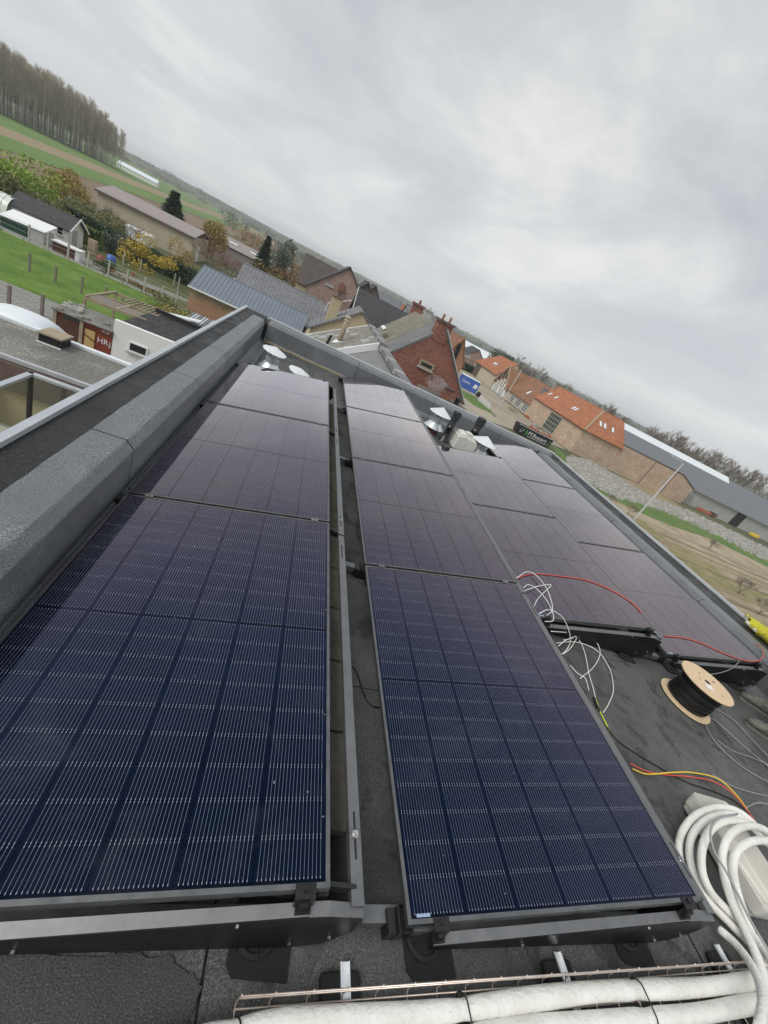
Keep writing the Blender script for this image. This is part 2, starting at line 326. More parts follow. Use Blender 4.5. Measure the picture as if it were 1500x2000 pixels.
# lichen line on the cant at the far parapet
t = NT('lichen'); v = t.vec('World'); n = t.noise(v, 30, 4)
t.color(t.ramp(n, [(0.35, (0.09, 0.085, 0.06)), (0.65, (0.30, 0.26, 0.15))])); t.rough(0.95)
m = MB()
A = Vector((-0.6, 7.83, 0)); k = 60
vs = []
for i in range(k + 1):
    p = A + FD * (i / k * 2.1); wv = 0.018 * noise.noise(Vector((i * 0.3, 0, 0)))
    vs += [p - FN * (0.085 + wv) + Vector((0, 0, 0.028)), p - FN * 0.035 + Vector((0, 0, 0.055 + wv * 0.3))]
m.add(vs, [(2 * i, 2 * i + 1, 2 * i + 3, 2 * i + 2) for i in range(k)])
lch = m.build('lichen_streak', MATS['lichen'], RB)
# ================================================================== solar panels
TILT = 0.190128; PL, PW, GAP = 1.722, 1.134, 0.02; ZL = 0.12
CT, ST = math.cos(TILT), math.sin(TILT)
ROWS = [(-0.6129, 0.3876, 3), (0.8367, 0.3681, 4), (2.2847, 2.0695, 2), (3.7790, 2.0730, 3)]
rowname = ['leftmost row', 'second row from the left', 'third row from the left', 'rightmost row']
cw, chh = 0.1822, 0.0912; cmb = MB()
ch = 0.006
cmb.add([(x, y, 0.0006) for x, y in [(-cw / 2 + ch, -chh / 2), (cw / 2 - ch, -chh / 2), (cw / 2, -chh / 2 + ch), (cw / 2, chh / 2), (-cw / 2, chh / 2), (-cw / 2, -chh / 2 + ch)]], [(0, 1, 2, 3, 4, 5)])
CELL = cmb.mesh('cell', MATS['solar_cell'])
CELL_T = CELL
fm = MB(); fl = 0.012
for a, b in (((0, 0, -0.03), (PW, fl, 0.0015)), ((0, PL - fl, -0.03), (PW, PL, 0.0015)), ((0, fl, -0.03), (fl, PL - fl, 0.0015)), ((PW - fl, fl, -0.03), (PW, PL - fl, 0.0015))): fm.box(a, b)
FRAME = fm.mesh('frame', MATS['black_frame'])
lm = MB(); lm.box((fl, fl, -0.006), (PW - fl, PL - fl, -0.0002)); LAM = lm.mesh('glass_laminate', MATS['solar_backsheet'])
jm = MB(); jm.box((fl + 0.01, PL / 2 - 0.004, 0), (PW - fl - 0.01, PL / 2 + 0.004, 0.0007)); MIDR = jm.mesh('cross_ribbon', MATS['solar_backsheet'])
sm_ = MB(); sm_.box((0.03, fl + 0.003, 0.0009), (0.075, fl + 0.011, 0.0012)); STK = sm_.mesh('sticker', plain('sticker_blue', (0.35, 0.45, 0.62), 0.4))
bmb = MB(); bmb.box((PW * 0.3, PL / 2 - 0.04, -0.028), (PW * 0.38, PL / 2 + 0.04, -0.007)); JB = bmb.mesh('junction_box', MATS['rubber'])
for r, (x0, y0, cnt) in enumerate(ROWS):
    for k in range(cnt):
        place = ORD[k] + ' from the camera' if k < cnt - 1 else 'farthest from the camera'
        p = thing('solar_panel', (x0, y0 + k * (PL + GAP), ZL), f'black framed solar panel, {place} in the {rowname[r]}', 'solar panel', 'solar panels in tilted rows on the roof')
        p.rotation_euler = (0, -TILT, 0)
        link('frame', FRAME, p); g = link('glass_laminate', LAM, p); link('junction_box', JB, p)
        link('cross_ribbon', MIDR, g)
        if k == 0: link('sticker', STK, g)
        for half in (0, 1):
            for j in range(9):
                for i in range(6):
                    cx = PW / 2 + (i - 2.5) * (cw + 0.0022)
                    cy = PL / 2 + (1 if half else -1) * (0.0075 + chh / 2 + j * (chh + 0.0016))
                    link('cell', CELL, g, (cx, cy, 0), (0, 0, 0 if (j % 2) else math.pi))
# ================================================================== mounting frames
def zp(r, x): return ZL + (x - ROWS[r][0]) * math.tan(TILT)
clamp = MB(); clamp.box((-0.021, -0.014, 0.0), (0.021, 0.014, 0.006)); clamp.lathe([(0, 0.011), (0.0065, 0.011), (0.007, 0.006)], n=6)
CLAMP = clamp.mesh('mid_clamp', MATS['bolt_steel'] if False else plain('clamp_grey', (0.22, 0.225, 0.23), 0.35, 0.7))
ec = MB(); ec.box((-0.026, -0.012, -0.002), (0.026, 0.012, 0.004)); ec.box((-0.026, -0.02, -0.05), (0.026, -0.012, 0.004)); ec.box((-0.02, -0.034, -0.058), (0.02, -0.012, -0.046)); ec.box((-0.012, -0.03, -0.045), (0.012, -0.02, -0.015))
ec.lathe([(0, 0.012), (0.008, 0.012), (0.0085, 0.004)], n=6)
ECL = ec.mesh('end_clamp', MATS['clamp_black'])
ft = MB(); ft.lathe([(0.0, 0.0), (0.085, 0.0), (0.085, 0.012), (0.07, 0.018), (0.068, 0.010), (0.02, 0.012), (0.018, 0.035), (0.0, 0.035)], n=28)
for a in range(5):
    q = a * 2 * math.pi / 5; ft.beam((0.015 * math.cos(q), 0.015 * math.sin(q), 0.013), (0.07 * math.cos(q), 0.07 * math.sin(q), 0.013), 0.006, 0.008)
FOOT = ft.mesh('round_foot', MATS['rubber'])
pd = MB(); pd.prism([(-0.10, -0.075, 0), (-0.075, -0.10, 0), (0.10, -0.10, 0), (0.10, 0.10, 0), (-0.10, 0.10, 0)], (0, 0, 0), (0, 0, 0.007)); PAD = pd.mesh('rubber_pad', MATS['rubber'])
for r, (x0, y0, cnt) in enumerate(ROWS):
    xh = x0 + PW * CT; zh = ZL + PW * ST; yN = y0; yF = y0 + cnt * (PL + GAP) - GAP
    R = thing('mounting_frame', (x0, y0, 0), f'black steel mounting frame carrying the {rowname[r]} of solar panels', 'mounting frame', 'mounting frames under the panel rows')
    # near end plate: black web, bent lip on top, cut corner on the high side
    for side, y in (('near', yN - 0.038), ('far', yF + 0.038)):
        s = -1 if side == 'near' else 1
        xa, xb = x0 + 0.10, xh + 0.125
        top = lambda x: zp(r, min(x, xh)) - 0.064
        w = MB(); w.prism([(xa, y, 0.045), (xa, y, top(xa)), (xh + 0.02, y, top(xh)), (xb, y, top(xh) - 0.012), (xb + 0.012, y, 0.15), (xb - 0.04, y, 0.055), (xb - 0.11, y, 0.03)], (0, 0, 0), (0, 0.002, 0))
        e = w.build('end_plate', MATS['black_steel'], R)
        lip = MB(); d = 0.028 * -s
        lip.add([(xa + 0.005, y - 0.002 * s, top(xa)), (xh - 0.03, y - 0.002 * s, top(xh - 0.03)), (xh - 0.03, y + d, top(xh - 0.03) + 0.012), (xa + 0.005, y + d, top(xa) + 0.012)], [(0, 1, 2, 3)])
        lip.add([(xh - 0.03, y, top(xh - 0.03) + 0.0005), (xh + 0.02, y, top(xh) + 0.0005), (xb, y, top(xh) - 0.012), (xb, y + d, top(xh) - 0.007), (xh + 0.02, y + d, top(xh) + 0.012), (xh - 0.03, y + d, top(xh - 0.03) + 0.0125)], [(0, 1, 4, 5), (1, 2, 3, 4)])
        lo = lip.build('lip', MATS['dark_zinc'], e); sdm = lo.modifiers.new('solid', 'SOLIDIFY'); sdm.thickness = 0.002
        bl = MB()
        for bxx, bz in ((x0 + 0.45, 0.075), (xh - 0.2, top(xh) - 0.05), (xh + 0.08, 0.12), (xh - 0.02, 0.075)): bl.lathe([(0, 0.006), (0.005, 0.006), (0.005, 0)], (bxx, y - 0.001, bz), 6, M=Matrix.Rotation(math.pi / 2 * (1 if side == 'near' else -1), 4, 'X'))
        bl.build('rivet', MATS['bolt_steel'], e)
    # rails across, at each joint
    ys = [y0 + 0.02] + [y0 + k * (PL + GAP) - GAP / 2 for k in range(1, cnt)] + [yF - 0.02]
    for y in ys:
        m = MB(); m.box((x0 - 0.04, y - 0.022, 0.03), (xh + 0.34 if r in (0, 2) else xh + 0.17, y + 0.022, 0.072)); m.build('base_rail', MATS['dark_zinc'], R, bevel=0.003)
        m = MB(); m.box((x0 - 0.05, y - 0.03, 0.028), (x0 + 0.035, y + 0.03, 0.085)); m.box((x0 - 0.02, y - 0.032, 0.03), (x0 - 0.012, y + 0.032, 0.098)); m.build('low_bracket', MATS['clamp_black'], R, bevel=0.002)
        m = MB(); m.beam((xh - 0.02, y, 0.06), (xh - 0.005, y, zh - 0.034), 0.05, 0.03, (1, 0, 0)); m.beam((xh - 0.005, y, zh - 0.05), (xh + 0.10, y, 0.262), 0.035, 0.012, (0, 1, 0)); m.build('high_bracket', MATS['clamp_black'], R, bevel=0.002)
    # clamps
    for k in range(1, cnt):
        y = y0 + k * (PL + GAP) - GAP / 2
        for fx in (0.10, 0.92):
            x = x0 + fx * PW * CT; link('mid_clamp', CLAMP, R, Vector((x, y, zp(r, x) + 0.0015)) - R.location, (0, -TILT, 0))
    for y, rz in ((yN, 0), (yF, math.pi)):
        for fx in (0.095, 0.945):
            x = x0 + fx * PW * CT; link('end_clamp', ECL, R, Vector((x, y, zp(r, x) + 0.001)) - R.location, (0, -TILT * (1 if rz == 0 else -1), rz))
    # rear deflector: one folded strip per panel
    for k in range(cnt):
        ya, yb = y0 + k * (PL + GAP) - 0.02, y0 + (k + 1) * (PL + GAP) - 0.03; X = xh + 0.083; o_ = 0.092 + 0.003 * (k % 2)
        m = MB(); m.box((X, ya, 0.185 + o_), (X + 0.037, yb, 0.188 + o_)); m.box((X, ya, 0.165 + o_), (X + 0.003, yb, 0.185 + o_)); m.prism([(X + 0.034, ya, 0.184 + o_), (X + 0.037, ya, 0.184 + o_), (X + 0.128, ya, 0.05), (X + 0.125, ya, 0.05)], (0, 0, 0), (0, yb - ya, 0))
        df = m.build('rear_deflector', MATS['dark_zinc'], R)
        m = MB()
        for yy in (ya + 0.16, yb - 0.16): m.box((X + 0.015, yy - 0.06, 0.1882 + o_), (X + 0.021, yy + 0.06, 0.1888 + o_))
        m.build('slot', MATS['rubber'], df)
        m = MB(); m.lathe([(0, 0.012), (0.007, 0.012), (0.007, 0.003), (0.011, 0.003), (0.011, 0)], (X + 0.018, ya + 0.16, 0.189 + o_), 8); m.build('bolt', MATS['bolt_steel'], df)
    # feet
    for i, y in enumerate(ys):
        for j, x in enumerate((x0 + 0.10, xh - 0.10)):
            yy = y - (0.020 if i == 0 else 0)
            link('rubber_pad', PAD, R, Vector((x + 0.02, yy - 0.01, 0.009)) - R.location, (0, 0, 0.1 * (i - j)), (.85,) * 2 + (1,))
            link('round_foot', FOOT, R, Vector((x, yy, 0.017)) - R.location, (0, 0, i + j), (.72,) * 2 + (1,))
# ballast pavers under the high edge of the leftmost row
for k in range(14):
    m = MB(); y = 0.60 + k * 0.345
    m.box((0.25, y, 0.075), (0.652 + random.uniform(-.006, .006), y + 0.335, 0.118))
    solo(m, 'ballast_paver', MATS['concrete'], f'flat concrete ballast paver under the leftmost panel row, {ORD[k]} from the camera', 'paver', 'ballast pavers', bevel=0.006)
# ================================================================== things on the roof
def cowl(loc, label, hat_r, sk_r, neck_r, z_sk, z_neck, z_rim, z_top, tilt=(0, 0), seg=32):
    T = thing('vent_cowl', loc, label, 'vent', 'galvanised vent cowls')
    x, y, z = loc
    if z_sk > 0.03:
        m = MB(); m.lathe([(neck_r * 1.05, 0.0), (neck_r * 1.05, z_sk + 0.02)], loc, seg); m.build('pipe', MATS['brick_pipe'], T, smooth=True)
    m = MB(); m.lathe([(sk_r, z_sk), (sk_r, z_sk + 0.004), (neck_r + 0.012, z_neck), (neck_r, z_neck + 0.004), (neck_r, z_neck + 0.05), (neck_r + 0.006, z_neck + 0.054), (neck_r + 0.006, z_neck + 0.062), (neck_r, z_neck + 0.066), (neck_r, z_rim - 0.045), (neck_r - 0.006, z_rim - 0.045), (neck_r - 0.006, z_neck)], loc, 8 * 4)
    m.build('skirt', MATS['galvanised'], T, smooth=False)
    for k in range(3):
        a = 0.5 + k * 2.094; m = MB(); m.beam((x + neck_r * math.cos(a), y + neck_r * math.sin(a), z_rim - 0.07 + z), (x + neck_r * 1.15 * math.cos(a), y + neck_r * 1.15 * math.sin(a), z_rim + 0.02 + z), 0.02, 0.004); m.build('strut', MATS['galvanised'], T)
    Mx = Matrix.Rotation(tilt[0], 4, 'X') @ Matrix.Rotation(tilt[1], 4, 'Y')
    m = MB(); m.lathe([(0.001, z_top - z_rim), (hat_r, 0), (hat_r + 0.002, -0.006), (hat_r - 0.004, -0.006), (0.001, z_top - z_rim - 0.006)], (x, y, z + z_rim), seg, M=Mx); m.build('hat', MATS['galvanised_bright'], T, smooth=False)
    return T
plain('brick_pipe', (0.24, 0.10, 0.065), 0.8)
cowl((-0.29, 6.08, 0), 'low galvanised vent cowl with a flat hat, beside the left parapet', 0.17, 0.155, 0.085, 0.06, 0.14, 0.31, 0.375, (0.06, 0.08), 12)
cowl((0.11, 5.86, 0), 'low galvanised vent whose hat alone shows behind the leftmost panel row', 0.16, 0.12, 0.075, 0.02, 0.08, 0.235, 0.29, (0.1, 0.14), 10)
cowl((2.53, 6.62, 0), 'galvanised vent cowl with conical hat, left of the tall black flue', 0.20, 0.185, 0.095, 0.10, 0.19, 0.36, 0.475)
cowl((3.36, 6.28, 0), 'galvanised vent cowl with conical hat, in front of the short black flue', 0.22, 0.185, 0.10, 0.06, 0.14, 0.285, 0.40)
def flue(loc, label, r, h):
    T = thing('flue_pipe', loc, label, 'flue pipe', 'black plastic flue pipes')
    m = MB(); m.lathe([(r * 1.5, 0), (r * 1.5, 0.015), (r * 1.12, 0.03), (r * 1.1, 0.06), (r, 0.062), (r, h * 0.48), (r + 0.004, h * 0.485), (r + 0.004, h * 0.5), (r, h * 0.505), (r, h - 0.13)], loc, 28); m.build('pipe', MATS['pvc_black'], T, smooth=True)
    prof = []
    for k in range(4): z = h - 0.13 + k * 0.032; prof += [(r * 1.28 - k * 0.003, z), (r * 1.30 - k * 0.003, z + 0.012), (r * 1.12, z + 0.022)]
    prof += [(r * 1.1, h), (r * 0.6, h + 0.012), (0.001, h + 0.014)]
    m = MB(); m.lathe(prof, loc, 28); m.build('terminal', MATS['pvc_black'], T, smooth=True)
flue((2.70, 6.36, 0), 'tall black plastic flue pipe with ringed terminal beside a white plastic housing', 0.063, 0.55)
flue((3.47, 7.02, 0), 'short black plastic flue pipe with ringed terminal against the far parapet', 0.075, 0.52)
T = thing('plastic_housing', (3.02, 6.3, 0), 'cream white plastic housing standing between the two black flues', 'housing')
m = MB(); m.prism([(2.82, 6.15, 0.01), (3.22, 6.15, 0.01), (3.22, 6.15, 0.20), (3.14, 6.15, 0.255), (2.94, 6.15, 0.275), (2.83, 6.15, 0.25)], (0, 0, 0), (0, 0.3, 0)); m.build('body', MATS['white_plastic'], T, bevel=0.02, segs=3)
m = MB(); m.prism([(2.85, 6.17, 0.262), (3.2, 6.17, 0.215), (3.2, 6.17, 0.235), (3.12, 6.17, 0.285), (2.95, 6.17, 0.305), (2.86, 6.17, 0.285)], (0, 0, 0), (0, 0.26, 0)); m.build('lid', MATS['white_plastic'], T, bevel=0.012)
m = MB(); m.box((2.98, 6.2, 0.30), (3.08, 6.34, 0.335)); m.build('spout', MATS['white_plastic'], T, bevel=0.012)
m = MB(); m.lathe([(0.001, 0.004), (0.007, 0.004), (0.007, 0)], (3.0, 6.149, 0.13), 8, M=Matrix.Rotation(math.pi / 2, 4, 'X')); m.build('screw', MATS['cable_grey'], T)
# ---------------------------------------------------------------- cable spool
SX, SY = 3.69, 1.68
T = thing('cable_spool', (SX, SY, 0.01), 'plywood cable spool wound with black cable, standing on the roof felt', 'cable spool')
def disc(z0, z1, r):
    m = MB(); m.lathe([(0.022, z0), (r - 0.003, z0), (r, z0 + 0.003), (r, z1 - 0.003), (r - 0.003, z1), (0.022, z1), (0.022, z0)], (SX, SY, 0), 56); return m
disc(0.010, 0.022, 0.2).build('flange', MATS['plywood'], T)
top = disc(0.243, 0.255, 0.2).build('flange', MATS['plywood'], T)
m = MB(); prof = [(0.12, 0.022)]
for k in range(27):
    z = 0.024 + k * 0.0081; rr = 0.152 + 0.004 * math.sin(k * 0.9) + random.uniform(-0.0015, 0.0015); prof += [(rr - 0.004, z), (rr, z + 0.004)]
prof += [(0.12, 0.243)]; m.lathe(prof, (SX, SY, 0), 48); m.build('wound_cable', MATS['cable_black'], T, smooth=True)
m = MB()
for k in range(16):
    z0 = random.uniform(0.04, 0.22); a0 = random.uniform(0, 6.28); sl = random.uniform(-0.03, 0.03)
    m.tube([(SX + 0.1565 * math.cos(a0 + t * 0.12), SY + 0.1565 * math.sin(a0 + t * 0.12), min(0.24, max(0.026, z0 + sl * t / 16))) for t in range(18)], 0.0036, 6)
m.build('cable_turns', MATS['cable_black'], T, smooth=True)
m = MB(); m.lathe([(0.001, 0.2553), (0.022, 0.2553)], (SX, SY, 0), 20); m.build('bore', MATS['rubber'], top)
for a, dd, w in ((0.2, 0.10, 0.03), (2.9, 0.075, 0.012), (1.6, 0.085, 0.012), (5.0, 0.12, 0.012)):
    m = MB(); c = Vector((SX + dd * math.cos(a), SY + dd * math.sin(a), 0.2552)); m.box(c - Vector((w / 2, 0.006, 0)), c + Vector((w / 2, 0.006, 0.0006))); m.build('slot', MATS['rubber'], top)
m = MB(); c = Vector((SX - 0.045, SY - 0.05, 0.2552)); m.prism([c + Vector((-0.035, -0.02, 0)), c + Vector((0.03, -0.03, 0)), c + Vector((0.04, 0.02, 0)), c + Vector((-0.02, 0.03, 0))], (0, 0, 0), (0, 0, 0.0008)); m.build('paper_label', MATS['paper_label'], top)
# ---------------------------------------------------------------- cables
def on_row(u, v, r, h=0.006):
    x0 = ROWS[r][0]; n = Vector((-ST, 0, CT)); p0 = Vector((x0, 0, ZL)) + n * h; d = ray(u, v); return CAM + d * ((p0 - CAM).dot(n) / d.dot(n))
def cable(pts, r, mat, label, name='cable', group=None, cat='cable', n=7):
    m = MB(); m.tube(smooth_path(pts, 8), r, n); return solo(m, name, MATS[mat], label, cat, group, smooth=True)
Zs = lambda l, z=0.012: [PZ(u, v, z + (q[0] if q else 0)) for (u, v, *q) in l]
cable([on_row(u, v, 2) for u, v in [(1008, 1132), (1024, 1124), (1050, 1121), (1100, 1126), (1145, 1133), (1180, 1146), (1215, 1164), (1240, 1182), (1252, 1196)]], 0.0042, 'cable_red', 'red cable lying across the near panel of the third row')
cable([on_row(u, v, 3) for u, v in [(1297, 1242), (1335, 1246), (1370, 1256), (1405, 1272), (1440, 1286), (1468, 1292)]] + [PZ(1487, 1287, 0.36), PZ(1491, 1272, 0.36), PZ(1480, 1260, 0.35), PZ(1462, 1257, 0.30)], 0.0042, 'cable_red', 'red cable looping round the near corner of the rightmost row')
wl = [
 ([on_row(u, v, 2, 0.03) for u, v in [(1009, 1129), (1028, 1117), (1045, 1122), (1063, 1142), (1074, 1165), (1079, 1190), (1068, 1202)]], 'white wire arching over the third row beside the red cable'),
 ([on_row(u, v, 2, 0.03) for u, v in [(1022, 1148), (1032, 1142), (1048, 1150), (1066, 1170), (1079, 1195), (1080, 1212), (1064, 1214)]], 'white wire looping at the low corner of the third row'),
 ([on_row(u, v, 2, 0.02) for u, v in [(1043, 1184), (1052, 1168), (1075, 1145), (1071, 1142), (1050, 1145), (1024, 1154)]], 'white wire bent sharply over the third row'),
 (Zs([(1052, 1199, .26), (1072, 1191, .28), (1098, 1205, .25), (1112, 1235, .16), (1113, 1256, .08), (1104, 1272, .02), (1092, 1280)]), 'white wire arching in front of the third row end plate'),
 (Zs([(1076, 1233, .08), (1126, 1237, .06), (1128, 1242, .05), (1115, 1265, .03), (1100, 1278)]), 'white wire folded back at a sharp bend on the felt'),
 (Zs([(1090, 1262, .03), (1110, 1248, .05), (1138, 1242, .06), (1163, 1253, .05), (1172, 1275, .03), (1160, 1302), (1133, 1325)]), 'white wire curling in a round loop on the felt'),
 (Zs([(1087, 1256, .02), (1125, 1254, .02), (1165, 1270, .02), (1190, 1305, .01), (1198, 1345), (1190, 1372), (1178, 1392)]), 'outermost white wire sweeping in a wide arc on the felt'),
 (Zs([(1100, 1250, .03), (1128, 1248, .03), (1142, 1275, .02), (1150, 1315), (1160, 1350), (1167, 1388)]), 'white wire running straight back to the second row'),
 (Zs([(1113, 1299), (1128, 1315), (1143, 1325), (1150, 1348)]), 'short white wire end close to the second row'),
]
for p, lab in wl: cable(p, 0.0034, 'cable_white', lab, 'wire', 'white wires tangled beside the second row')
cable(Zs([(1164, 1366), (1172, 1390), (1181, 1408), (1190, 1426)]), 0.004, 'cable_green_yellow', 'short green-yellow earth wire at the edge of the second row', 'wire')
cable(Zs([(1160, 1362), (1165, 1376), (1170, 1388)], 0.02), 0.009, 'cable_black', 'black connector at the end of the white wires', 'connector', cat='connector')
cable(Zs([(1186, 1420), (1205, 1445), (1240, 1470), (1290, 1500), (1340, 1527), (1400, 1548), (1440, 1568), (1470, 1600), (1485, 1640)]), 0.0042, 'cable_black', 'black cable crossing the felt beneath the red and yellow wires')
cable(Zs([(1231, 1491, .02), (1262, 1506, .01), (1300, 1513, .01), (1345, 1517, .01), (1392, 1526, .02), (1430, 1549, .03), (1460, 1584, .05), (1480, 1612, .06), (1493, 1632, .06)]), 0.0042, 'cable_red', 'red wire running beside a yellow one toward the white coil', 'wire')
cable(Zs([(1236, 1502, .02), (1265, 1512, .012), (1310, 1509, .02), (1352, 1509, .02), (1402, 1521, .02), (1440, 1555, .03), (1470, 1599, .05), (1495, 1637, .06)]), 0.0042, 'cable_yellow', 'yellow wire running beside a red one toward the white coil', 'wire')
for i, (l, lab) in enumerate([
 ([(1378, 1398), (1380, 1420), (1398, 1450), (1430, 1482), (1465, 1508), (1505, 1530)], 'grey cable from the spool, the lowest of four strands'),
 ([(1383, 1384), (1400, 1386), (1432, 1406), (1465, 1440), (1505, 1482)], 'grey cable from the spool, the uppermost of four strands'),
 ([(1379, 1410), (1390, 1403), (1412, 1420), (1450, 1455), (1505, 1500)], 'grey cable from the spool, passing under the boots'),
 ([(1402, 1446), (1430, 1466), (1470, 1480), (1505, 1496)], 'grey cable with a plug lying between the spool strands'),
 ([(1390, 1512), (1430, 1535), (1470, 1548), (1505, 1556)], 'pale grey cable crossing the felt above the white coil'),
 ([(1455, 1578, .03), (1480, 1568, .03), (1505, 1572, .03)], 'short grey cable end above the white coil')]):
    cable(Zs(l), 0.0034, 'cable_grey', lab, 'cable', 'grey cables by the spool')
cable(Zs([(684, 1345), (683, 1312), (690, 1303), (699, 1318), (707, 1345), (718, 1370), (730, 1380), (742, 1382)]), 0.0034, 'cable_black', 'thin black cable curling on the felt between the two near rows')
cable(Zs([(703, 1052), (697, 1035), (697, 1020), (702, 1010)], 0.05), 0.0034, 'cable_black', 'thin black cable peeping out under the second row')
cable(Zs([(1330, 1316, .16), (1380, 1318, .12), (1420, 1310, .16), (1440, 1296, .24), (1446, 1284, .3)], 0.02), 0.003, 'cable_grey', 'thin grey cable hanging before the rightmost row end plate')
# ---------------------------------------------------------------- wire cable tray with insulated pipes
T = thing('cable_tray', (1.7, 0.15, 0.02), 'pinkish galvanised wire cable tray in the foreground carrying white pipes', 'cable tray')
TY0, TY1, TX0, TX1 = 0.03, 0.252, 0.36, 4.2
for y, z in ((TY1, 0.105), (TY1, 0.088), (TY1 - 0.012, 0.052), (0.19, 0.042), (0.135, 0.042), (0.08, 0.042), (TY0, 0.05), (TY0, 0.105)):
    m = MB(); m.tube([(TX0, y, z), (TX1, y, z)], 0.0026, 6); m.build('long_wire', MATS['pink_zinc'], T, smooth=True)
k = 0; x = TX0
while x < TX1:
    m = MB(); m.tube([(x, TY1 + 0.002, 0.110), (x, TY1, 0.055), (x, TY1 - 0.012, 0.046), (x, TY0 + 0.012, 0.046), (x, TY0, 0.055), (x, TY0 - 0.002, 0.108)], 0.0024, 6); m.build('cross_wire', MATS['pink_zinc'], T, smooth=True)
    x += 0.1 if k != 0 else 0.085; k += 1
for i, (x, nm) in enumerate(((0.66, 'left'), (1.46, 'middle'), (2.33, 'right'))):
    b = MB(); b.prism([(x - 0.07, -0.02, 0.009), (x + 0.05, -0.02, 0.009), (x + 0.05, 0.30, 0.009), (x - 0.07, 0.30, 0.009)], (0, 0, 0), (0, 0, 0.028))
    S = thing('tray_support', (x, 0.14, 0.009), f'black rubber tray support block with steel channel, {["leftmost", "middle", "rightmost"][i]} of three', 'support block', 'cable tray supports')
    b.build('block', MATS['rubber'], S, bevel=0.012, segs=3)
    c = MB(); c.box((x - 0.012, 0.02, 0.0372), (x + 0.012, 0.315, 0.0375)); c.box((x - 0.014, 0.02, 0.037), (x - 0.010, 0.315, 0.0435)); c.box((x + 0.010, 0.02, 0.037), (x + 0.014, 0.315, 0.0435)); c.build('channel', MATS['galvanised_bright'], S)
ties = [-0.35, 0.36, 1.0, 1.72, 2.6]
def bundle(y0, z0, ph, label):
    pts, rs = [], []; x = -0.4
    while x < 3.2:
        d = min(abs(x - t) for t in ties); rr = 0.0268 - 0.004 * math.exp(-(d / 0.03) ** 2) + 0.0012 * math.sin(x * 11 + ph)
        yy = y0 + 0.006 * math.sin(x * 5 + ph); zz_ = z0 + 0.004 * math.sin(x * 6 + ph)
        if x < 0.5: yy -= (0.5 - x) ** 1.3 * 0.16
        pts.append((x, yy, zz_)); rs.append(rr); x += 0.02
    m = MB(); m.tube(pts, rs, 18); return solo(m, 'insulated_pipe', MATS['pipe_insulation'], label, 'pipe', 'white insulated pipes', smooth=True)
bundle(0.208, 0.0765, 0.3, 'white insulated pipe in the cable tray, the one nearer the solar panels')
bundle(0.150, 0.0765, 1.4, 'white insulated pipe in the cable tray, the one nearer the camera')
for i, x in enumerate(ties[1:]):
    dy = -(0.5 - x) ** 1.3 * 0.16 if x < 0.5 else 0; pts = []
    for k in range(33):
        a = k / 32 * 2 * math.pi; cx = 0.029 * math.copysign(1, math.cos(a)) if abs(math.cos(a)) > 1e-6 else 0
        pts.append((x + 0.012 * math.sin(a * 0.5), 0.179 + dy + cx + 0.0285 * math.cos(a), 0.0765 + 0.0285 * math.sin(a)))
    m = MB(); m.tube(pts, 0.0022, 6); solo(m, 'zip_tie', MATS['cable_black'], f'black zip tie round the white pipe pair, {ORD[i]} from the left', 'zip tie', 'zip ties', smooth=True)
m = MB(); m.tube(smooth_path([(0.2, 0.07, 0.14), (0.45, 0.115, 0.15), (0.7, 0.118, 0.145), (0.95, 0.085, 0.12), (1.2, 0.04, 0.09)], 8), 0.012, 10)
solo(m, 'conduit', MATS['cable_grey'], 'dark grey conduit lying over the white pipes at the lower edge', 'conduit', smooth=True)
# white coil of insulated pipe on the right
cp = [
 ([(1345, 1740, .02), (1330, 1695, .02), (1326, 1650, .03), (1336, 1618, .09), (1362, 1590, .13), (1402, 1577, .16), (1440, 1584, .18), (1475, 1612, .18), (1515, 1665, .12)], 'white insulated pipe coil, outermost turn', 0.0165),
 ([(1520, 1900, .06), (1470, 1848, .05), (1420, 1798, .04), (1380, 1755, .03), (1355, 1708, .03), (1346, 1660, .07), (1356, 1624, .12), (1385, 1598, .16), (1425, 1590, .18), (1462, 1608, .19), (1500, 1650, .15)], 'white insulated pipe coil, second turn from outside', 0.016),
 ([(1470, 1612, .22), (1425, 1602, .22), (1390, 1618, .19), (1372, 1655, .15), (1371, 1700, .10), (1385, 1737, .07), (1405, 1762, .05), (1440, 1797, .06), (1480, 1838, .08), (1515, 1885, .10)], 'white insulated pipe leaving the coil with a taped joint', 0.017),
 ([(1520, 1640, .20), (1488, 1618, .22), (1455, 1614, .23), (1425, 1632, .21), (1411, 1668, .17), (1414, 1708, .13), (1428, 1756, .10), (1450, 1806, .09), (1474, 1858, .10), (1492, 1912, .11), (1500, 1965, .11), (1496, 2030, .12)], 'white insulated pipe running from the coil down past the tray', 0.017),
 ([(1540, 1646, .25), (1500, 1642, .26), (1466, 1644, .25), (1440, 1662, .22), (1432, 1692, .18), (1437, 1730, .12), (1452, 1780, .07), (1478, 1850, .05), (1510, 1930, .05)], 'white insulated pipe coil, innermost turn over the trough', 0.0165),
 ([(1405, 1815, .05), (1435, 1842, .08), (1462, 1876, .12), (1482, 1915, .16), (1490, 1958, .2), (1482, 2010, .22)], 'white pipe end crossing over the cable tray at the lower right', 0.0155),
]
for l, lab, r in cp: cable(Zs(l, 0.02), r, 'pipe_insulation', lab, 'insulated_pipe', 'white insulated pipe coil', 'pipe', 16)
cable(Zs([(1440, 1590, .25), (1405, 1598, .25), (1388, 1622, .22), (1394, 1660, .2), (1420, 1705, .18), (1445, 1755, .15), (1470, 1805, .13), (1515, 1880, .11)], 0.03), 0.005, 'cable_grey', 'grey cable looped through the white pipe coil')
T = thing('plastic_trough', (2.83, 0.62, 0.008), 'off-white plastic trough lying among the coiled white pipes', 'trough')
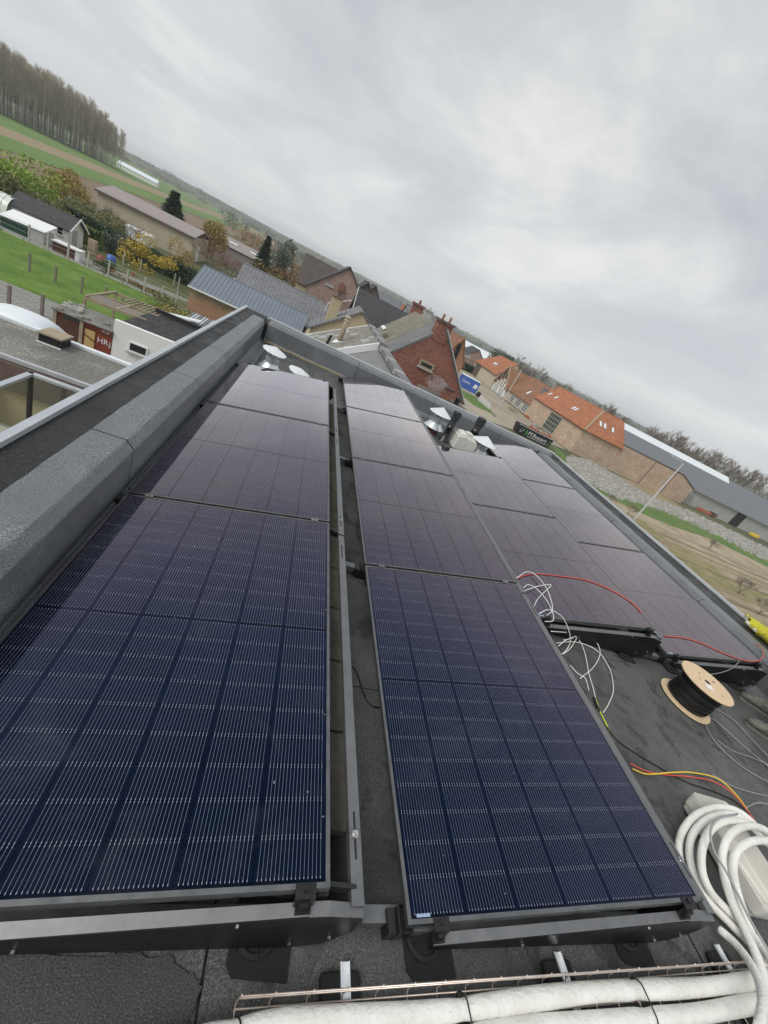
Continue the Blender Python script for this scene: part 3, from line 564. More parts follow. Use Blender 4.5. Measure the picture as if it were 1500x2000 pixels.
bm = bmesh.new(); bmesh.ops.create_cube(bm, size=1)
for v in bm.verts: v.co = Vector((v.co.x * 0.27 * (0.86 if v.co.z < 0 else 1), v.co.y * 0.50 * (0.92 if v.co.z < 0 else 1), v.co.z * 0.13 + 0.07))
topf = max(bm.faces, key=lambda f: f.calc_center_median().z); bmesh.ops.inset_individual(bm, faces=[topf], thickness=0.014); bmesh.ops.translate(bm, verts=topf.verts, vec=(0, 0, -0.10))
me = bpy.data.meshes.new('body'); bm.to_mesh(me); bm.free(); me.materials.append(MATS['white_plastic']); o = link('body', me, T, (0, 0, 0), (0, 0, -0.12)); b = o.modifiers.new('bevel', 'BEVEL'); b.width = 0.02; b.segments = 4
m = MB(); m.tube([(2.86, 0.80, 0.05), (2.86, 0.44, 0.05)], 0.012, 10); m.build('inner_rail', MATS['white_plastic'], T, smooth=True)
# yellow coil in a bag on the right parapet
T = thing('rope_bag', (5.62, 2.55, 0.35), 'yellow rope coiled over a white bag on the right parapet', 'rope')
m = MB()
for k in range(25):
    t = k / 24; c = Vector((5.54 + 0.12 * t, 2.74 - 0.45 * t, 0.395)); rr = random.uniform(0.045, 0.06) + 0.03 * math.sin(t * 3.1); pts = []
    for j in range(17): a = j / 16 * 2 * math.pi; pts.append(c + Vector((rr * math.cos(a), 0.02 * math.sin(a * 2) + 0.03 * math.cos(a), rr * 0.75 * math.sin(a))))
    m.tube(pts, 0.009, 6)
m.build('rope', MATS['hi_vis'], T, smooth=True)
m = MB(); m.lathe([(0.001, -0.24), (0.02, -0.23), (0.034, -0.12), (0.036, 0.05), (0.03, 0.18), (0.001, 0.2)], (5.56, 2.5, 0.385), 14, M=Matrix.Rotation(0.3, 4, 'Z') @ Matrix.Rotation(math.pi / 2, 4, 'X')); m.build('bag', MATS['paper_label'], T, smooth=True)
m = MB(); m.tube(smooth_path([(5.56, 2.78, 0.42), (5.66, 2.85, 0.40), (5.75, 2.9, 0.39), (5.80, 2.98, 0.2)], 6), 0.008, 6); m.build('rope_end', MATS['hi_vis'], T, smooth=True)
# ---------------------------------------------------------------- the person whose boots show at the right edge
plain('skin', (0.52, 0.31, 0.23), 0.55, 0, 0.08); plain('trousers', (0.15, 0.095, 0.085), 0.9, 0, 0.25, 25, 0.3); plain('jacket', (0.05, 0.055, 0.065), 0.85); plain('hair', (0.05, 0.035, 0.025), 0.7)
plain('boot_leather', (0.115, 0.122, 0.098), 0.6, 0, 0.75, 26, 0.6, 90); plain('boot_sole', (0.15, 0.15, 0.13), 0.8)
Pn = thing('person', (4.80, 1.50, 0.008), 'person in dusty grey-green boots and brown trousers standing beside the spool', 'person')
FA = math.atan2(0.62, -0.78); fd = Vector((math.cos(FA), math.sin(FA), 0)); sdv = Vector((-fd.y, fd.x, 0))
toes = [Vector((4.70, 1.90, 0.008)), Vector((4.365, 1.60, 0.008))]
heels = [t - fd * 0.30 for t in toes]
def skin_body(name, verts, edges, radii, mat, root=0, sub=2):
    me = bpy.data.meshes.new(name); off = org(Pn); me.from_pydata([Vector(v) - off for v in verts], edges, []); me.materials.append(MATS[mat])
    o = link(name, me, Pn); sk = o.modifiers.new('skin', 'SKIN'); sk.use_smooth_shade = True
    me.skin_vertices or None
    for i, sv_ in enumerate(me.skin_vertices[0].data): sv_.radius = (radii[i], radii[i]) if not isinstance(radii[i], tuple) else radii[i]; sv_.use_root = (i == root)
    s = o.modifiers.new('subdiv', 'SUBSURF'); s.levels = sub; s.render_levels = sub; return o
ank = [h + fd * 0.07 + Vector((0, 0, 0.11)) for h in heels]
pel = (ank[0] + ank[1]) / 2 + Vector((0, 0, 0.84)) - fd * 0.02; hips = [pel + (a - pel).normalized() * 0 + sdv * (0.09 * (1 if (a - pel).dot(sdv) > 0 else -1)) - Vector((0, 0, 0.03)) for a in ank]
knee = [(h + a) / 2 + fd * 0.05 for h, a in zip(hips, ank)]
chest = pel + Vector((0, 0, 0.42)) + fd * 0.03; neck = chest + Vector((0, 0, 0.17)); headc = neck + Vector((0, 0, 0.14)) + fd * 0.04
sh = [chest + sdv * 0.19 * s + Vector((0, 0, 0.08)) for s in (1, -1)]
elb = [p + Vector((0, 0, -0.29)) + fd * 0.02 + sdv * 0.05 * s for p, s in zip(sh, (1, -1))]; wri = [p + Vector((0, 0, -0.22)) + fd * 0.14 for p in elb]
V = [pel, chest, neck, headc, headc + Vector((0, 0, 0.1)), sh[0], elb[0], wri[0], sh[1], elb[1], wri[1], hips[0], knee[0], ank[0], hips[1], knee[1], ank[1]]
E_ = [(0, 1), (1, 2), (2, 3), (3, 4), (1, 5), (5, 6), (6, 7), (1, 8), (8, 9), (9, 10), (0, 11), (11, 12), (12, 13), (0, 14), (14, 15), (15, 16)]
RR = [(0.13, 0.10), (0.15, 0.11), 0.055, 0.085, 0.06, 0.055, 0.042, 0.028, 0.055, 0.042, 0.028, 0.085, 0.058, 0.04, 0.085, 0.058, 0.04]
for s, w_ in zip((1, -1), wri):
    base = len(V); wi = 7 if s == 1 else 10; V.append(w_ + fd * 0.05 + Vector((0, 0, -0.05))); RR.append(0.03); E_.append((wi, base))
    for j in range(4):
        b0 = V[base] + sdv * (0.024 - 0.016 * j); V += [b0 + fd * 0.035 + Vector((0, 0, -0.04)), b0 + fd * 0.03 + Vector((0, 0, -0.075 - 0.01 * (j in (1, 2))))]; RR += [0.009, 0.008]; n_ = len(V); E_ += [(base, n_ - 2), (n_ - 2, n_ - 1)]
    V += [V[base] - sdv * s * 0.035 + fd * 0.02, V[base] - sdv * s * 0.045 + fd * 0.03 + Vector((0, 0, -0.04))]; RR += [0.011, 0.009]; n_ = len(V); E_ += [(base, n_ - 2), (n_ - 2, n_ - 1)]
skin_body('body', V, E_, RR, 'skin')
skin_body('trousers', [pel + Vector((0, 0, 0.08)), pel, hips[0], knee[0], ank[0] + Vector((0, 0, 0.08)), ank[0] + Vector((0, 0, 0.0)), hips[1], knee[1], ank[1] + Vector((0, 0, 0.08)), ank[1]], [(0, 1), (1, 2), (2, 3), (3, 4), (4, 5), (1, 6), (6, 7), (7, 8), (8, 9)], [(0.15, 0.12), (0.15, 0.13), 0.105, 0.08, 0.07, 0.078, 0.105, 0.08, 0.07, 0.078], 'trousers')
skin_body('jacket', [pel + Vector((0, 0, 0.02)), chest, neck - Vector((0, 0, 0.03)), sh[0], elb[0], wri[0], sh[1], elb[1], wri[1]], [(0, 1), (1, 2), (1, 3), (3, 4), (4, 5), (1, 6), (6, 7), (7, 8)], [(0.17, 0.14), (0.18, 0.14), 0.075, 0.08, 0.06, 0.045, 0.08, 0.06, 0.045], 'jacket')
m = MB(); m.lathe([(0.092, -0.01), (0.098, 0.04), (0.085, 0.09), (0.05, 0.12), (0.001, 0.128)], headc + Vector((0, 0, 0.03)) - fd * 0.012, 18); m.build('hair', MATS['hair'], Pn, smooth=True)
m = MB(); c = headc + fd * 0.092 + Vector((0, 0, 0.01)); m.add([c + sdv * 0.014 - Vector((0, 0, 0.02)), c - sdv * 0.014 - Vector((0, 0, 0.02)), c + fd * 0.02 - Vector((0, 0, 0.018)), c + Vector((0, 0, 0.02))], [(0, 1, 2), (0, 2, 3), (1, 3, 2), (0, 3, 1)]); m.build('nose', MATS['skin'], Pn, smooth=True)
for s in (1, -1):
    m = MB(); m.lathe([(0.001, 0.012), (0.009, 0.008), (0.012, 0), (0.009, -0.008), (0.001, -0.012)], headc + fd * 0.085 + sdv * 0.033 * s + Vector((0, 0, 0.03)), 10); m.build('eye', MATS['paper_label'], Pn, smooth=True)
    m = MB(); m.lathe([(0.001, 0.03), (0.012, 0.02), (0.014, 0), (0.01, -0.025), (0.001, -0.03)], headc + sdv * 0.092 * s, 10); m.build('ear', MATS['skin'], Pn, smooth=True)
m = MB(); m.beam(headc + fd * 0.088 + sdv * 0.022 - Vector((0, 0, 0.045)), headc + fd * 0.088 - sdv * 0.022 - Vector((0, 0, 0.045)), 0.008, 0.008); m.build('mouth', plain('lips', (0.4, 0.17, 0.15), 0.5), Pn)
for t, h in zip(toes, heels):
    # boot: cross-sections from heel to toe
    m = MB(); secs = [(0.0, 0.030, 0.11), (0.03, 0.038, 0.135), (0.08, 0.040, 0.135), (0.13, 0.040, 0.105), (0.18, 0.044, 0.085), (0.23, 0.047, 0.072), (0.27, 0.042, 0.062), (0.295, 0.028, 0.05), (0.303, 0.012, 0.035)]
    n = 14; vs = []
    for a, w, hh in secs:
        for k in range(n):
            q = 2 * math.pi * k / n; cx, cz = math.cos(q), math.sin(q); vs.append(h + fd * a + sdv * (w * math.copysign(abs(cx) ** 0.7, cx)) + Vector((0, 0, 0.018 + hh / 2 + hh / 2 * math.copysign(abs(cz) ** 0.8, cz))))
    fs = [(i * n + k, i * n + (k + 1) % n, (i + 1) * n + (k + 1) % n, (i + 1) * n + k) for i in range(len(secs) - 1) for k in range(n)] + [tuple(range(n)), tuple(range(len(vs) - n, len(vs)))]
    m.add(vs, fs); m.tube([h + fd * 0.05 + Vector((0, 0, 0.10)), h + fd * 0.06 + Vector((0, 0, 0.20))], [0.052, 0.056], 14); bo = m.build('boot', MATS['boot_leather'], Pn, smooth=True)
    m = MB(); out_ = [(a, w + 0.006) for a, w, _ in secs]; poly = [h + fd * a + sdv * w + Vector((0, 0, 0.001)) for a, w in out_] + [h + fd * a - sdv * w + Vector((0, 0, 0.001)) for a, w in out_[::-1]]
    m.prism(poly, (0, 0, 0), (0, 0, 0.02)); m.build('sole', MATS['boot_sole'], bo)
    m = MB()
    for j in range(5): a = 0.10 + 0.022 * j; zt = 0.135 - 0.012 * j; m.tube([h + fd * a + sdv * 0.022 + Vector((0, 0, zt - 0.004)), h + fd * (a + 0.005) + Vector((0, 0, zt + 0.008)), h + fd * a - sdv * 0.022 + Vector((0, 0, zt - 0.004))], 0.003, 5)
    m.build('laces', MATS['cable_grey'], bo, smooth=True)
# ================================================================== the land
def c(n, x, y):
    o = {2: (0, 360), 3: (300, 360), 4: (560, 480), 5: (840, 620), 6: (1100, 700), 7: (0, 560)}[n]; return (o[0] + x / 3.75, o[1] + y / 3.75)
def cy_(n, x, y, Yd): return PY(*c(n, x, y), Yd)
def grass_mat(name, a, b, d, scale=0.35, fine=9):
    t = NT(name); v = t.vec('World'); n1 = t.noise(v, scale, 6, 0.6, 0.3); n2 = t.noise(v, fine, 3, 0.7); k = t.math('ADD', t.math('MULTIPLY', n1, 0.6), t.math('MULTIPLY', n2, 0.4))
    t.color(t.ramp(k, [(0.34, a), (0.5, b), (0.66, d)])); t.rough(0.95); t.bump(n2, 0.8, 0.05); return t.m
grass_mat('meadow', (0.060, 0.075, 0.030), (0.085, 0.10, 0.045), (0.12, 0.115, 0.065), 0.02, 0.6)
grass_mat('lawn_grass', (0.050, 0.105, 0.010), (0.100, 0.185, 0.020), (0.165, 0.235, 0.045), 0.5, 5)
grass_mat('crop_green', (0.095, 0.165, 0.035), (0.115, 0.195, 0.042), (0.145, 0.21, 0.055), 0.03, 1.2)
grass_mat('ploughed', (0.13, 0.090, 0.055), (0.185, 0.135, 0.085), (0.25, 0.19, 0.125), 0.12, 1.1)
grass_mat('stubble', (0.20, 0.15, 0.085), (0.27, 0.215, 0.125), (0.33, 0.27, 0.17), 0.1, 1.2)
grass_mat('garden_soil', (0.055, 0.075, 0.022), (0.09, 0.11, 0.035), (0.16, 0.12, 0.07), 0.4, 3)
grass_mat('bare_soil', (0.19, 0.145, 0.085), (0.33, 0.275, 0.185), (0.44, 0.385, 0.28), 0.16, 2.2)
grass_mat('yard', (0.25, 0.22, 0.165), (0.34, 0.30, 0.235), (0.41, 0.36, 0.28), 0.10, 1.5)
grass_mat('verge_grass', (0.060, 0.115, 0.020), (0.095, 0.165, 0.032), (0.16, 0.19, 0.06), 0.3, 3)
grass_mat('rough_grass', (0.15, 0.15, 0.06), (0.22, 0.20, 0.09), (0.32, 0.27, 0.14), 0.5, 2)
def setts(name, a, b, mort, s=1.0):
    t = NT(name); v = t.vec('World', (1, 1, 1), (0, 0, 0.12)); br = t.N.new('ShaderNodeTexBrick'); t.L.new(v, br.inputs['Vector'])
    br.inputs['Scale'].default_value = s; br.inputs['Color1'].default_value = a + (1,); br.inputs['Color2'].default_value = b + (1,); br.inputs['Mortar'].default_value = mort + (1,)
    br.inputs['Mortar Size'].default_value = 0.03; br.inputs['Brick Width'].default_value = 0.9; br.inputs['Row Height'].default_value = 0.3; n = t.noise(v, 0.5, 5)
    t.color(t.mix(t.ramp(n, [(0.4, 0.0), (0.7, 0.55)]), br.outputs['Color'], (0.20, 0.20, 0.185))); t.rough(0.9); return t.m
setts('paving', (0.25, 0.25, 0.235), (0.33, 0.325, 0.30), (0.10, 0.105, 0.08))
def ground_sheet(name, pts, mat, lift):
    m = MB(); m.add([(p[0], p[1], G + lift) for p in pts], [tuple(range(len(pts)))]); o = m.build(name, MATS[mat], None); return tag(o, kind='structure')
def gpx(l): return [PZ(u, v, G) for u, v in l]
m = MB(); m.add([(-2400, -2400, G), (2400, -2400, G), (2400, 2400, G), (-2400, 2400, G)], [(0, 1, 2, 3)]); tag(m.build('ground', MATS['meadow'], None), kind='structure')
ground_sheet('field', [(-190, -50), (-115, -50), (-125, 520), (-190, 560)], 'crop_green', 0.02)
ground_sheet('field', [(-115, -50), (-93, -50), (-103, 560), (-125, 520)], 'stubble', 0.03)
ground_sheet('field', [(-93, -50), (-72, -50), (-80, 600), (-103, 560)], 'crop_green', 0.02)
ground_sheet('field', [(-72, -50), (-48, -50), (-48, 150), (-56, 420), (-74, 420)], 'ploughed', 0.03)
ground_sheet('field', [(-260, 420), (-75, 610), (-120, 1100), (-420, 1100)], 'crop_green', 0.04)
ground_sheet('field', [(-150, 560), (-60, 480), (-40, 900), (-130, 900)], 'stubble', 0.05)
ground_sheet('lawn', [(-70, 36.3), (-6, 36.3), (-6, 51.6), (-70, 51.6)], 'lawn_grass', 0.02)
ground_sheet('garden', [(-70, 51.6), (-3, 51.6), (-3, 78), (-48, 84), (-70, 84)], 'garden_soil', 0.015)
ground_sheet('paving', [(-60, 14), (-6, 14), (-6, 36.3), (-60, 36.3)], 'paving', 0.015)
ground_sheet('path', [(-34, 52.2), (-24, 52.2), (-12, 57.0), (-12, 58.6), (-25, 55.5), (-34, 55.5)], 'paving', 0.03)
ground_sheet('soil_field', [(9, 8), (140, 8), (140, 60), (60, 52), (40, 58), (9, 58)], 'bare_soil', 0.015)
ground_sheet('grass_strip', gpx([c(6, x, y) for x, y in [(-60, 640), (40, 735), (187, 850), (375, 960), (560, 1010), (750, 1070), (937, 1150), (1125, 1240), (1500, 1420), (1640, 1480), (1640, 1600), (1380, 1470), (1100, 1330), (800, 1230), (560, 1130), (300, 1000), (100, 860), (-60, 740)]]), 'verge_grass', 0.03)
ground_sheet('rough_verge', gpx([(1280, 1060), (1340, 1075), (1420, 1125), (1500, 1165), (1560, 1200), (1560, 1215), (1480, 1185), (1400, 1150), (1330, 1110)]), 'rough_grass', 0.03)
ground_sheet('rough_verge', gpx([(1225, 1005), (1260, 1020), (1300, 1050), (1280, 1055)]), 'rough_grass', 0.03)
ground_sheet('farm_yard', [(14, 62), (46, 74), (61, 79), (62, 150), (74, 200), (52, 200), (30, 120), (14, 90)], 'yard', 0.02)
ground_sheet('gravel_bed', gpx([c(6, x, y) for x, y in [(20, 750), (187, 885), (375, 1000), (560, 1045), (750, 1110), (937, 1190), (1125, 1280), (1500, 1470), (1600, 1520), (1700, 1470), (1500, 1400), (1100, 1200), (900, 1110), (760, 1015), (530, 910), (250, 800), (60, 700)]]), 'stubble', 0.04)
ground_sheet('grass_verge', gpx([c(5, 215, 520), c(5, 330, 580), c(5, 420, 650), c(5, 490, 735), c(5, 420, 690), c(5, 330, 650), c(5, 250, 590)]), 'verge_grass', 0.03)
# tracks in the bare soil
def poly_strip(name, pts, w, mat, lift, kind='structure'):
    m = MB(); P = [Vector((p[0], p[1], G + lift)) for p in pts]; vs = []
    for i, p in enumerate(P):
        t = (P[min(i + 1, len(P) - 1)] - P[max(i - 1, 0)]).normalized(); n = Vector((-t.y, t.x, 0)) * (w / 2) * random.uniform(0.7, 1.3); vs += [p - n, p + n]
    m.add(vs, [(2 * i, 2 * i + 1, 2 * i + 3, 2 * i + 2) for i in range(len(P) - 1)]); return tag(m.build(name, MATS[mat], None), kind=kind)
for k in range(9): poly_strip('wheel_track', [(30 + 9 * j, 46 - 2.6 * k - 0.02 * j * j + random.uniform(-.5, .5)) for j in range(11)], 0.8, ['stubble', 'ploughed', 'rough_grass'][k % 3], 0.022 + 0.003 * k)
# ------------------------------------------------------------------ walling and roofing materials
def brick(name, a, b, mort, scale=1.0, w=0.22, h=0.075, axis='y', var=0.5):
    t = NT(name); v = t.vec('World', rot=(math.pi / 2, 0, 0) if axis == 'y' else (math.pi / 2, 0, math.pi / 2))
    sp = t.N.new('ShaderNodeSeparateXYZ'); g = t.N.new('ShaderNodeNewGeometry'); t.L.new(g.outputs['Position'], sp.inputs[0])
    cb = t.N.new('ShaderNodeCombineXYZ'); t.L.new(t.math('ADD', sp.outputs['X'], sp.outputs['Y']), cb.inputs[0]); t.L.new(sp.outputs['Z'], cb.inputs[1])
    br = t.N.new('ShaderNodeTexBrick'); t.L.new(cb.outputs[0], br.inputs['Vector']); br.inputs['Scale'].default_value = scale
    br.inputs['Color1'].default_value = a + (1,); br.inputs['Color2'].default_value = b + (1,); br.inputs['Mortar'].default_value = mort + (1,)
    br.inputs['Mortar Size'].default_value = 0.008; br.inputs['Brick Width'].default_value = w; br.inputs['Row Height'].default_value = h
    n = t.noise(t.vec('World'), 0.6, 6, 0.6); n2 = t.noise(t.vec('World'), 5, 3)
    k = t.mix(t.ramp(n, [(0.35, 0.0), (0.7, var)]), br.outputs['Color'], tuple(x * 0.62 for x in a)); k = t.mix(t.ramp(n2, [(0.45, 0.0), (0.75, 0.4)]), k, mort)
    t.color(k); t.rough(0.92); t.bump(br.outputs['Fac'], -0.4, 0.01); return t.m
brick('red_brick', (0.19, 0.058, 0.040), (0.30, 0.105, 0.072), (0.34, 0.24, 0.20), w=.26, h=.10)
brick('orange_brick', (0.38, 0.17, 0.09), (0.46, 0.23, 0.13), (0.40, 0.33, 0.26))
brick('tan_brick', (0.42, 0.28, 0.18), (0.19, 0.12, 0.085), (0.45, 0.38, 0.29), w=0.3, h=0.12)
brick('pink_brick', (0.34, 0.21, 0.175), (0.44, 0.33, 0.28), (0.36, 0.31, 0.28), w=0.5, h=0.25)
brick('barn_brick', (0.46, 0.32, 0.225), (0.64, 0.49, 0.37), (0.55, 0.46, 0.36), w=0.55, h=0.22)
plain('beige_render', (0.50, 0.42, 0.28), 0.9, 0, 0.10, 0.6); plain('beige_wall', (0.50, 0.44, 0.34), 0.9, 0, 0.14, 0.4); plain('white_wall', (0.80, 0.80, 0.79), 0.8, 0, 0.04, 0.5)
plain('grey_wall', (0.42, 0.43, 0.42), 0.9, 0, 0.15, 0.5); plain('white_paint', (0.78, 0.79, 0.80), 0.6, 0, 0.05); plain('dark_glass', (0.018, 0.022, 0.024), 0.06); plain('green_glass', (0.045, 0.06, 0.055), 0.1, 0, 0.5, 2)
plain('timber', (0.34, 0.28, 0.20), 0.85, 0, 0.2, 3); plain('old_timber', (0.22, 0.19, 0.165), 0.9, 0, 0.3, 4); plain('dark_timber', (0.13, 0.095, 0.08), 0.85, 0, 0.25, 3); plain('concrete_post', (0.44, 0.43, 0.385), 0.9, 0, 0.15, 5)
plain('zinc_roof', (0.215, 0.25, 0.295), 0.42, 0.35, 0.10, 0.7); plain('shed_roof', (0.165, 0.172, 0.19), 0.65, 0.1, 0.06, 0.3); plain('pinkish_roof', (0.30, 0.265, 0.255), 0.85, 0, 0.10, 0.4)
plain('slate_old', (0.215, 0.205, 0.18), 0.85, 0, 0.45, 2.5, 0.3, 20); plain('slate_grey', (0.20, 0.20, 0.205), 0.7, 0, 0.18, 3); plain('slate_patch', (0.36, 0.36, 0.36), 0.7); plain('white_sheet', (0.74, 0.79, 0.83), 0.35, 0, 0.05, 0.6)
plain('red_paint', (0.24, 0.045, 0.025), 0.55, 0, 0.25, 1.2); plain('brown_paint', (0.085, 0.035, 0.024), 0.6, 0, 0.2, 1.2); plain('tan_paint', (0.52, 0.36, 0.15), 0.6, 0, 0.15, 1.5); plain('blue_paint', (0.045, 0.125, 0.44), 0.5, 0, 0.15, 0.6); plain('black_paint', (0.010, 0.011, 0.012), 0.5)
plain('print_white', (0.78, 0.78, 0.78), 0.6, 0, 0.04); plain('print_green', (0.10, 0.36, 0.07), 0.6); plain('green_net', (0.012, 0.05, 0.035), 0.7); plain('terracotta', (0.40, 0.13, 0.07), 0.7); plain('pot_clay', (0.27, 0.15, 0.10), 0.8); plain('stone_rubble', (0.36, 0.35, 0.32), 0.9, 0, 0.4, 0.9)
def tiles(name, a, b, edge, w, h, along='x', strength=0.5):
    """pantiles: courses across the slope, by height, and columns along the ridge"""
    t = NT(name); g = t.N.new('ShaderNodeNewGeometry'); sp = t.N.new('ShaderNodeSeparateXYZ'); t.L.new(g.outputs['Position'], sp.inputs[0])
    cb = t.N.new('ShaderNodeCombineXYZ'); t.L.new(sp.outputs['X' if along == 'x' else 'Y'], cb.inputs[0]); t.L.new(sp.outputs['Z'], cb.inputs[1])
    br = t.N.new('ShaderNodeTexBrick'); br.offset = 0.0; t.L.new(cb.outputs[0], br.inputs['Vector']); br.inputs['Scale'].default_value = 1
    br.inputs['Color1'].default_value = a + (1,); br.inputs['Color2'].default_value = b + (1,); br.inputs['Mortar'].default_value = edge + (1,); br.inputs['Mortar Size'].default_value = 0.022; br.inputs['Mortar Smooth'].default_value = 0.6
    br.inputs['Brick Width'].default_value = w; br.inputs['Row Height'].default_value = h; n = t.noise(t.vec('World'), 0.5, 6, 0.65, 0.5); n2 = t.noise(t.vec('World'), 2.6, 4, 0.6)
    k = t.mix(t.ramp(n, [(0.4, 0.0), (0.68, 0.55)]), br.outputs['Color'], tuple(x * 0.6 for x in a)); k = t.mix(t.ramp(n2, [(0.5, 0.0), (0.75, strength)]), k, b)
    t.color(k); t.rough(0.8); t.bump(t.math('ADD', br.outputs['Fac'], t.math('MULTIPLY', n2, -0.4)), -0.7, 0.06); return t.m
tiles('pantile_grey', (0.19, 0.195, 0.21), (0.25, 0.255, 0.27), (0.02, 0.02, 0.024), 0.42, 0.21)
tiles('pantile_black', (0.055, 0.055, 0.062), (0.075, 0.075, 0.08), (0.02, 0.02, 0.022), 0.45, 0.2)
tiles('pantile_orange', (0.36, 0.125, 0.055), (0.47, 0.20, 0.10), (0.20, 0.065, 0.035), 0.45, 0.30, 'x', 0.8)
tiles('pantile_orange_y', (0.36, 0.125, 0.055), (0.47, 0.20, 0.10), (0.20, 0.065, 0.035), 0.45, 0.30, 'y', 0.8)
tiles('pantile_brown', (0.24, 0.115, 0.060), (0.33, 0.17, 0.095), (0.12, 0.06, 0.04), 0.45, 0.30, 'y', 0.6)
tiles('brown_slate', (0.085, 0.07, 0.06), (0.115, 0.095, 0.08), (0.04, 0.035, 0.03), 0.5, 0.2)
tiles('slate_roof', (0.17, 0.17, 0.175), (0.215, 0.215, 0.215), (0.10, 0.10, 0.10), 0.5, 0.16, 'y', 0.4)
tiles('moss_roof', (0.19, 0.175, 0.135), (0.25, 0.23, 0.18), (0.10, 0.10, 0.075), 0.5, 0.2, 'y', 0.8)
# ------------------------------------------------------------------ house building
def wall_prism(T, poly, d, mat, name='wall'): m = MB(); m.prism(poly, (0, 0, 0), d); return m.build(name, MATS[mat], T)
def slab(T, quad, th, mat, name='roof'):
    q = [Vector(p) for p in quad]; n = (q[1] - q[0]).cross(q[2] - q[0]).normalized()
    if n.z < 0: n = -n
    m = MB(); m.prism([p for p in q], (0, 0, 0), n * th); return m.build(name, MATS[mat] if isinstance(mat, str) else mat, T)
def house(name, label, x0, x1, y0, y1, ze, zr, axis, wall, roof, cat='house', group=None, ov=0.25, roof2=None):
    T = thing(name, ((x0 + x1) / 2, (y0 + y1) / 2, G), label, cat, group)
    if axis == 'y':
        xm = (x0 + x1) / 2; wall_prism(T, [(x0, y0, G), (x1, y0, G), (x1, y0, ze), (xm, y0, zr - 0.06), (x0, y0, ze)], (0, y1 - y0, 0), wall)
        k = (zr - ze) / (xm - x0)
        slab(T, [(x0 - ov, y0 - ov, ze - k * ov), (xm, y0 - ov, zr), (xm, y1 + ov, zr), (x0 - ov, y1 + ov, ze - k * ov)], 0.12, roof, 'roof_slope'); slab(T, [(x1 + ov, y0 - ov, ze - k * ov), (x1 + ov, y1 + ov, ze - k * ov), (xm, y1 + ov, zr), (xm, y0 - ov, zr)], 0.12, roof2 or roof, 'roof_slope')
        m = MB(); m.tube([(xm, y0 - ov, zr + 0.1), (xm, y1 + ov, zr + 0.1)], 0.12, 8); m.build('ridge_cap', MATS[roof] if isinstance(roof, str) else roof, T)
    else:
        ym = (y0 + y1) / 2; wall_prism(T, [(x0, y0, G), (x0, y1, G), (x0, y1, ze), (x0, ym, zr - 0.06), (x0, y0, ze)], (x1 - x0, 0, 0), wall)
        k = (zr - ze) / (ym - y0)
        slab(T, [(x0 - ov, y0 - ov, ze - k * ov), (x1 + ov, y0 - ov, ze - k * ov), (x1 + ov, ym, zr), (x0 - ov, ym, zr)], 0.12, roof, 'roof_slope'); slab(T, [(x0 - ov, y1 + ov, ze - k * ov), (x0 - ov, ym, zr), (x1 + ov, ym, zr), (x1 + ov, y1 + ov, ze - k * ov)], 0.12, roof2 or roof, 'roof_slope')
        m = MB(); m.tube([(x0 - ov, ym, zr + 0.1), (x1 + ov, ym, zr + 0.1)], 0.12, 8); m.build('ridge_cap', MATS[roof] if isinstance(roof, str) else roof, T)
    return T
def window(T, a, b, axis, nx=1, nz=1, fr='white_paint', gl='dark_glass', ft=0.07, name='window', outward=-1):
    """a, b opposite corners on a facade facing -y (axis 'y') or -x (axis 'x')"""
    if axis == 'y': u0, u1, k = min(a[0], b[0]), max(a[0], b[0]), a[1]
    else: u0, u1, k = min(a[1], b[1]), max(a[1], b[1]), a[0]
    z0, z1 = min(a[2], b[2]), max(a[2], b[2]); P = (lambda u, d, z: (u, k + d, z)) if axis == 'y' else (lambda u, d, z: (k + d, u, z))
    m = MB()
    for q in ((u0, u0 + ft, z0, z1), (u1 - ft, u1, z0, z1), (u0 + ft, u1 - ft, z0, z0 + ft), (u0 + ft, u1 - ft, z1 - ft, z1)): m.box(P(q[0], -0.06, q[2]), P(q[1], 0.03, q[3]))
    for i in range(1, nx): u = u0 + (u1 - u0) * i / nx; m.box(P(u - ft * .35, -0.045, z0 + ft), P(u + ft * .35, 0.02, z1 - ft))
    for j in range(1, nz): z = z0 + (z1 - z0) * j / nz; m.box(P(u0 + ft, -0.04, z - ft * .35), P(u1 - ft, 0.02, z + ft * .35))
    o = m.build(name, MATS[fr], T)
    for i in range(nx):
        for j in range(nz):
            a0, a1 = u0 + (u1 - u0) * i / nx, u0 + (u1 - u0) * (i + 1) / nx; b0, b1 = z0 + (z1 - z0) * j / nz, z0 + (z1 - z0) * (j + 1) / nz
            m = MB(); m.box(P(a0 + ft * .4, -0.015, b0 + ft * .4), P(a1 - ft * .4, 0.0, b1 - ft * .4)); m.build('pane', MATS[gl], o)
    m = MB(); m.box(P(u0 - 0.1, -0.14, z0 - 0.07), P(u1 + 0.1, 0.0, z0 - 0.003)); m.build('sill', MATS['grey_wall'], o); return o
def skylight(T, c0, du, dv, w, h):
    """flat window lying in a roof slope"""
    c0, du, dv = Vector(c0), Vector(du).normalized(), Vector(dv).normalized(); n = du.cross(dv)
    if n.z < 0: n = -n
    m = MB(); q = [c0 - du * w / 2 - dv * h / 2, c0 + du * w / 2 - dv * h / 2, c0 + du * w / 2 + dv * h / 2, c0 - du * w / 2 + dv * h / 2]
    m.prism([p + n * 0.1 for p in q], (0, 0, 0), n * 0.10); o = m.build('roof_window', MATS['old_timber'], T)
    m = MB(); q = [c0 + (p - c0) * 0.82 for p in q]; m.prism([p + n * 0.2 for p in q], (0, 0, 0), n * 0.02); m.build('pane', MATS['white_sheet'], o)
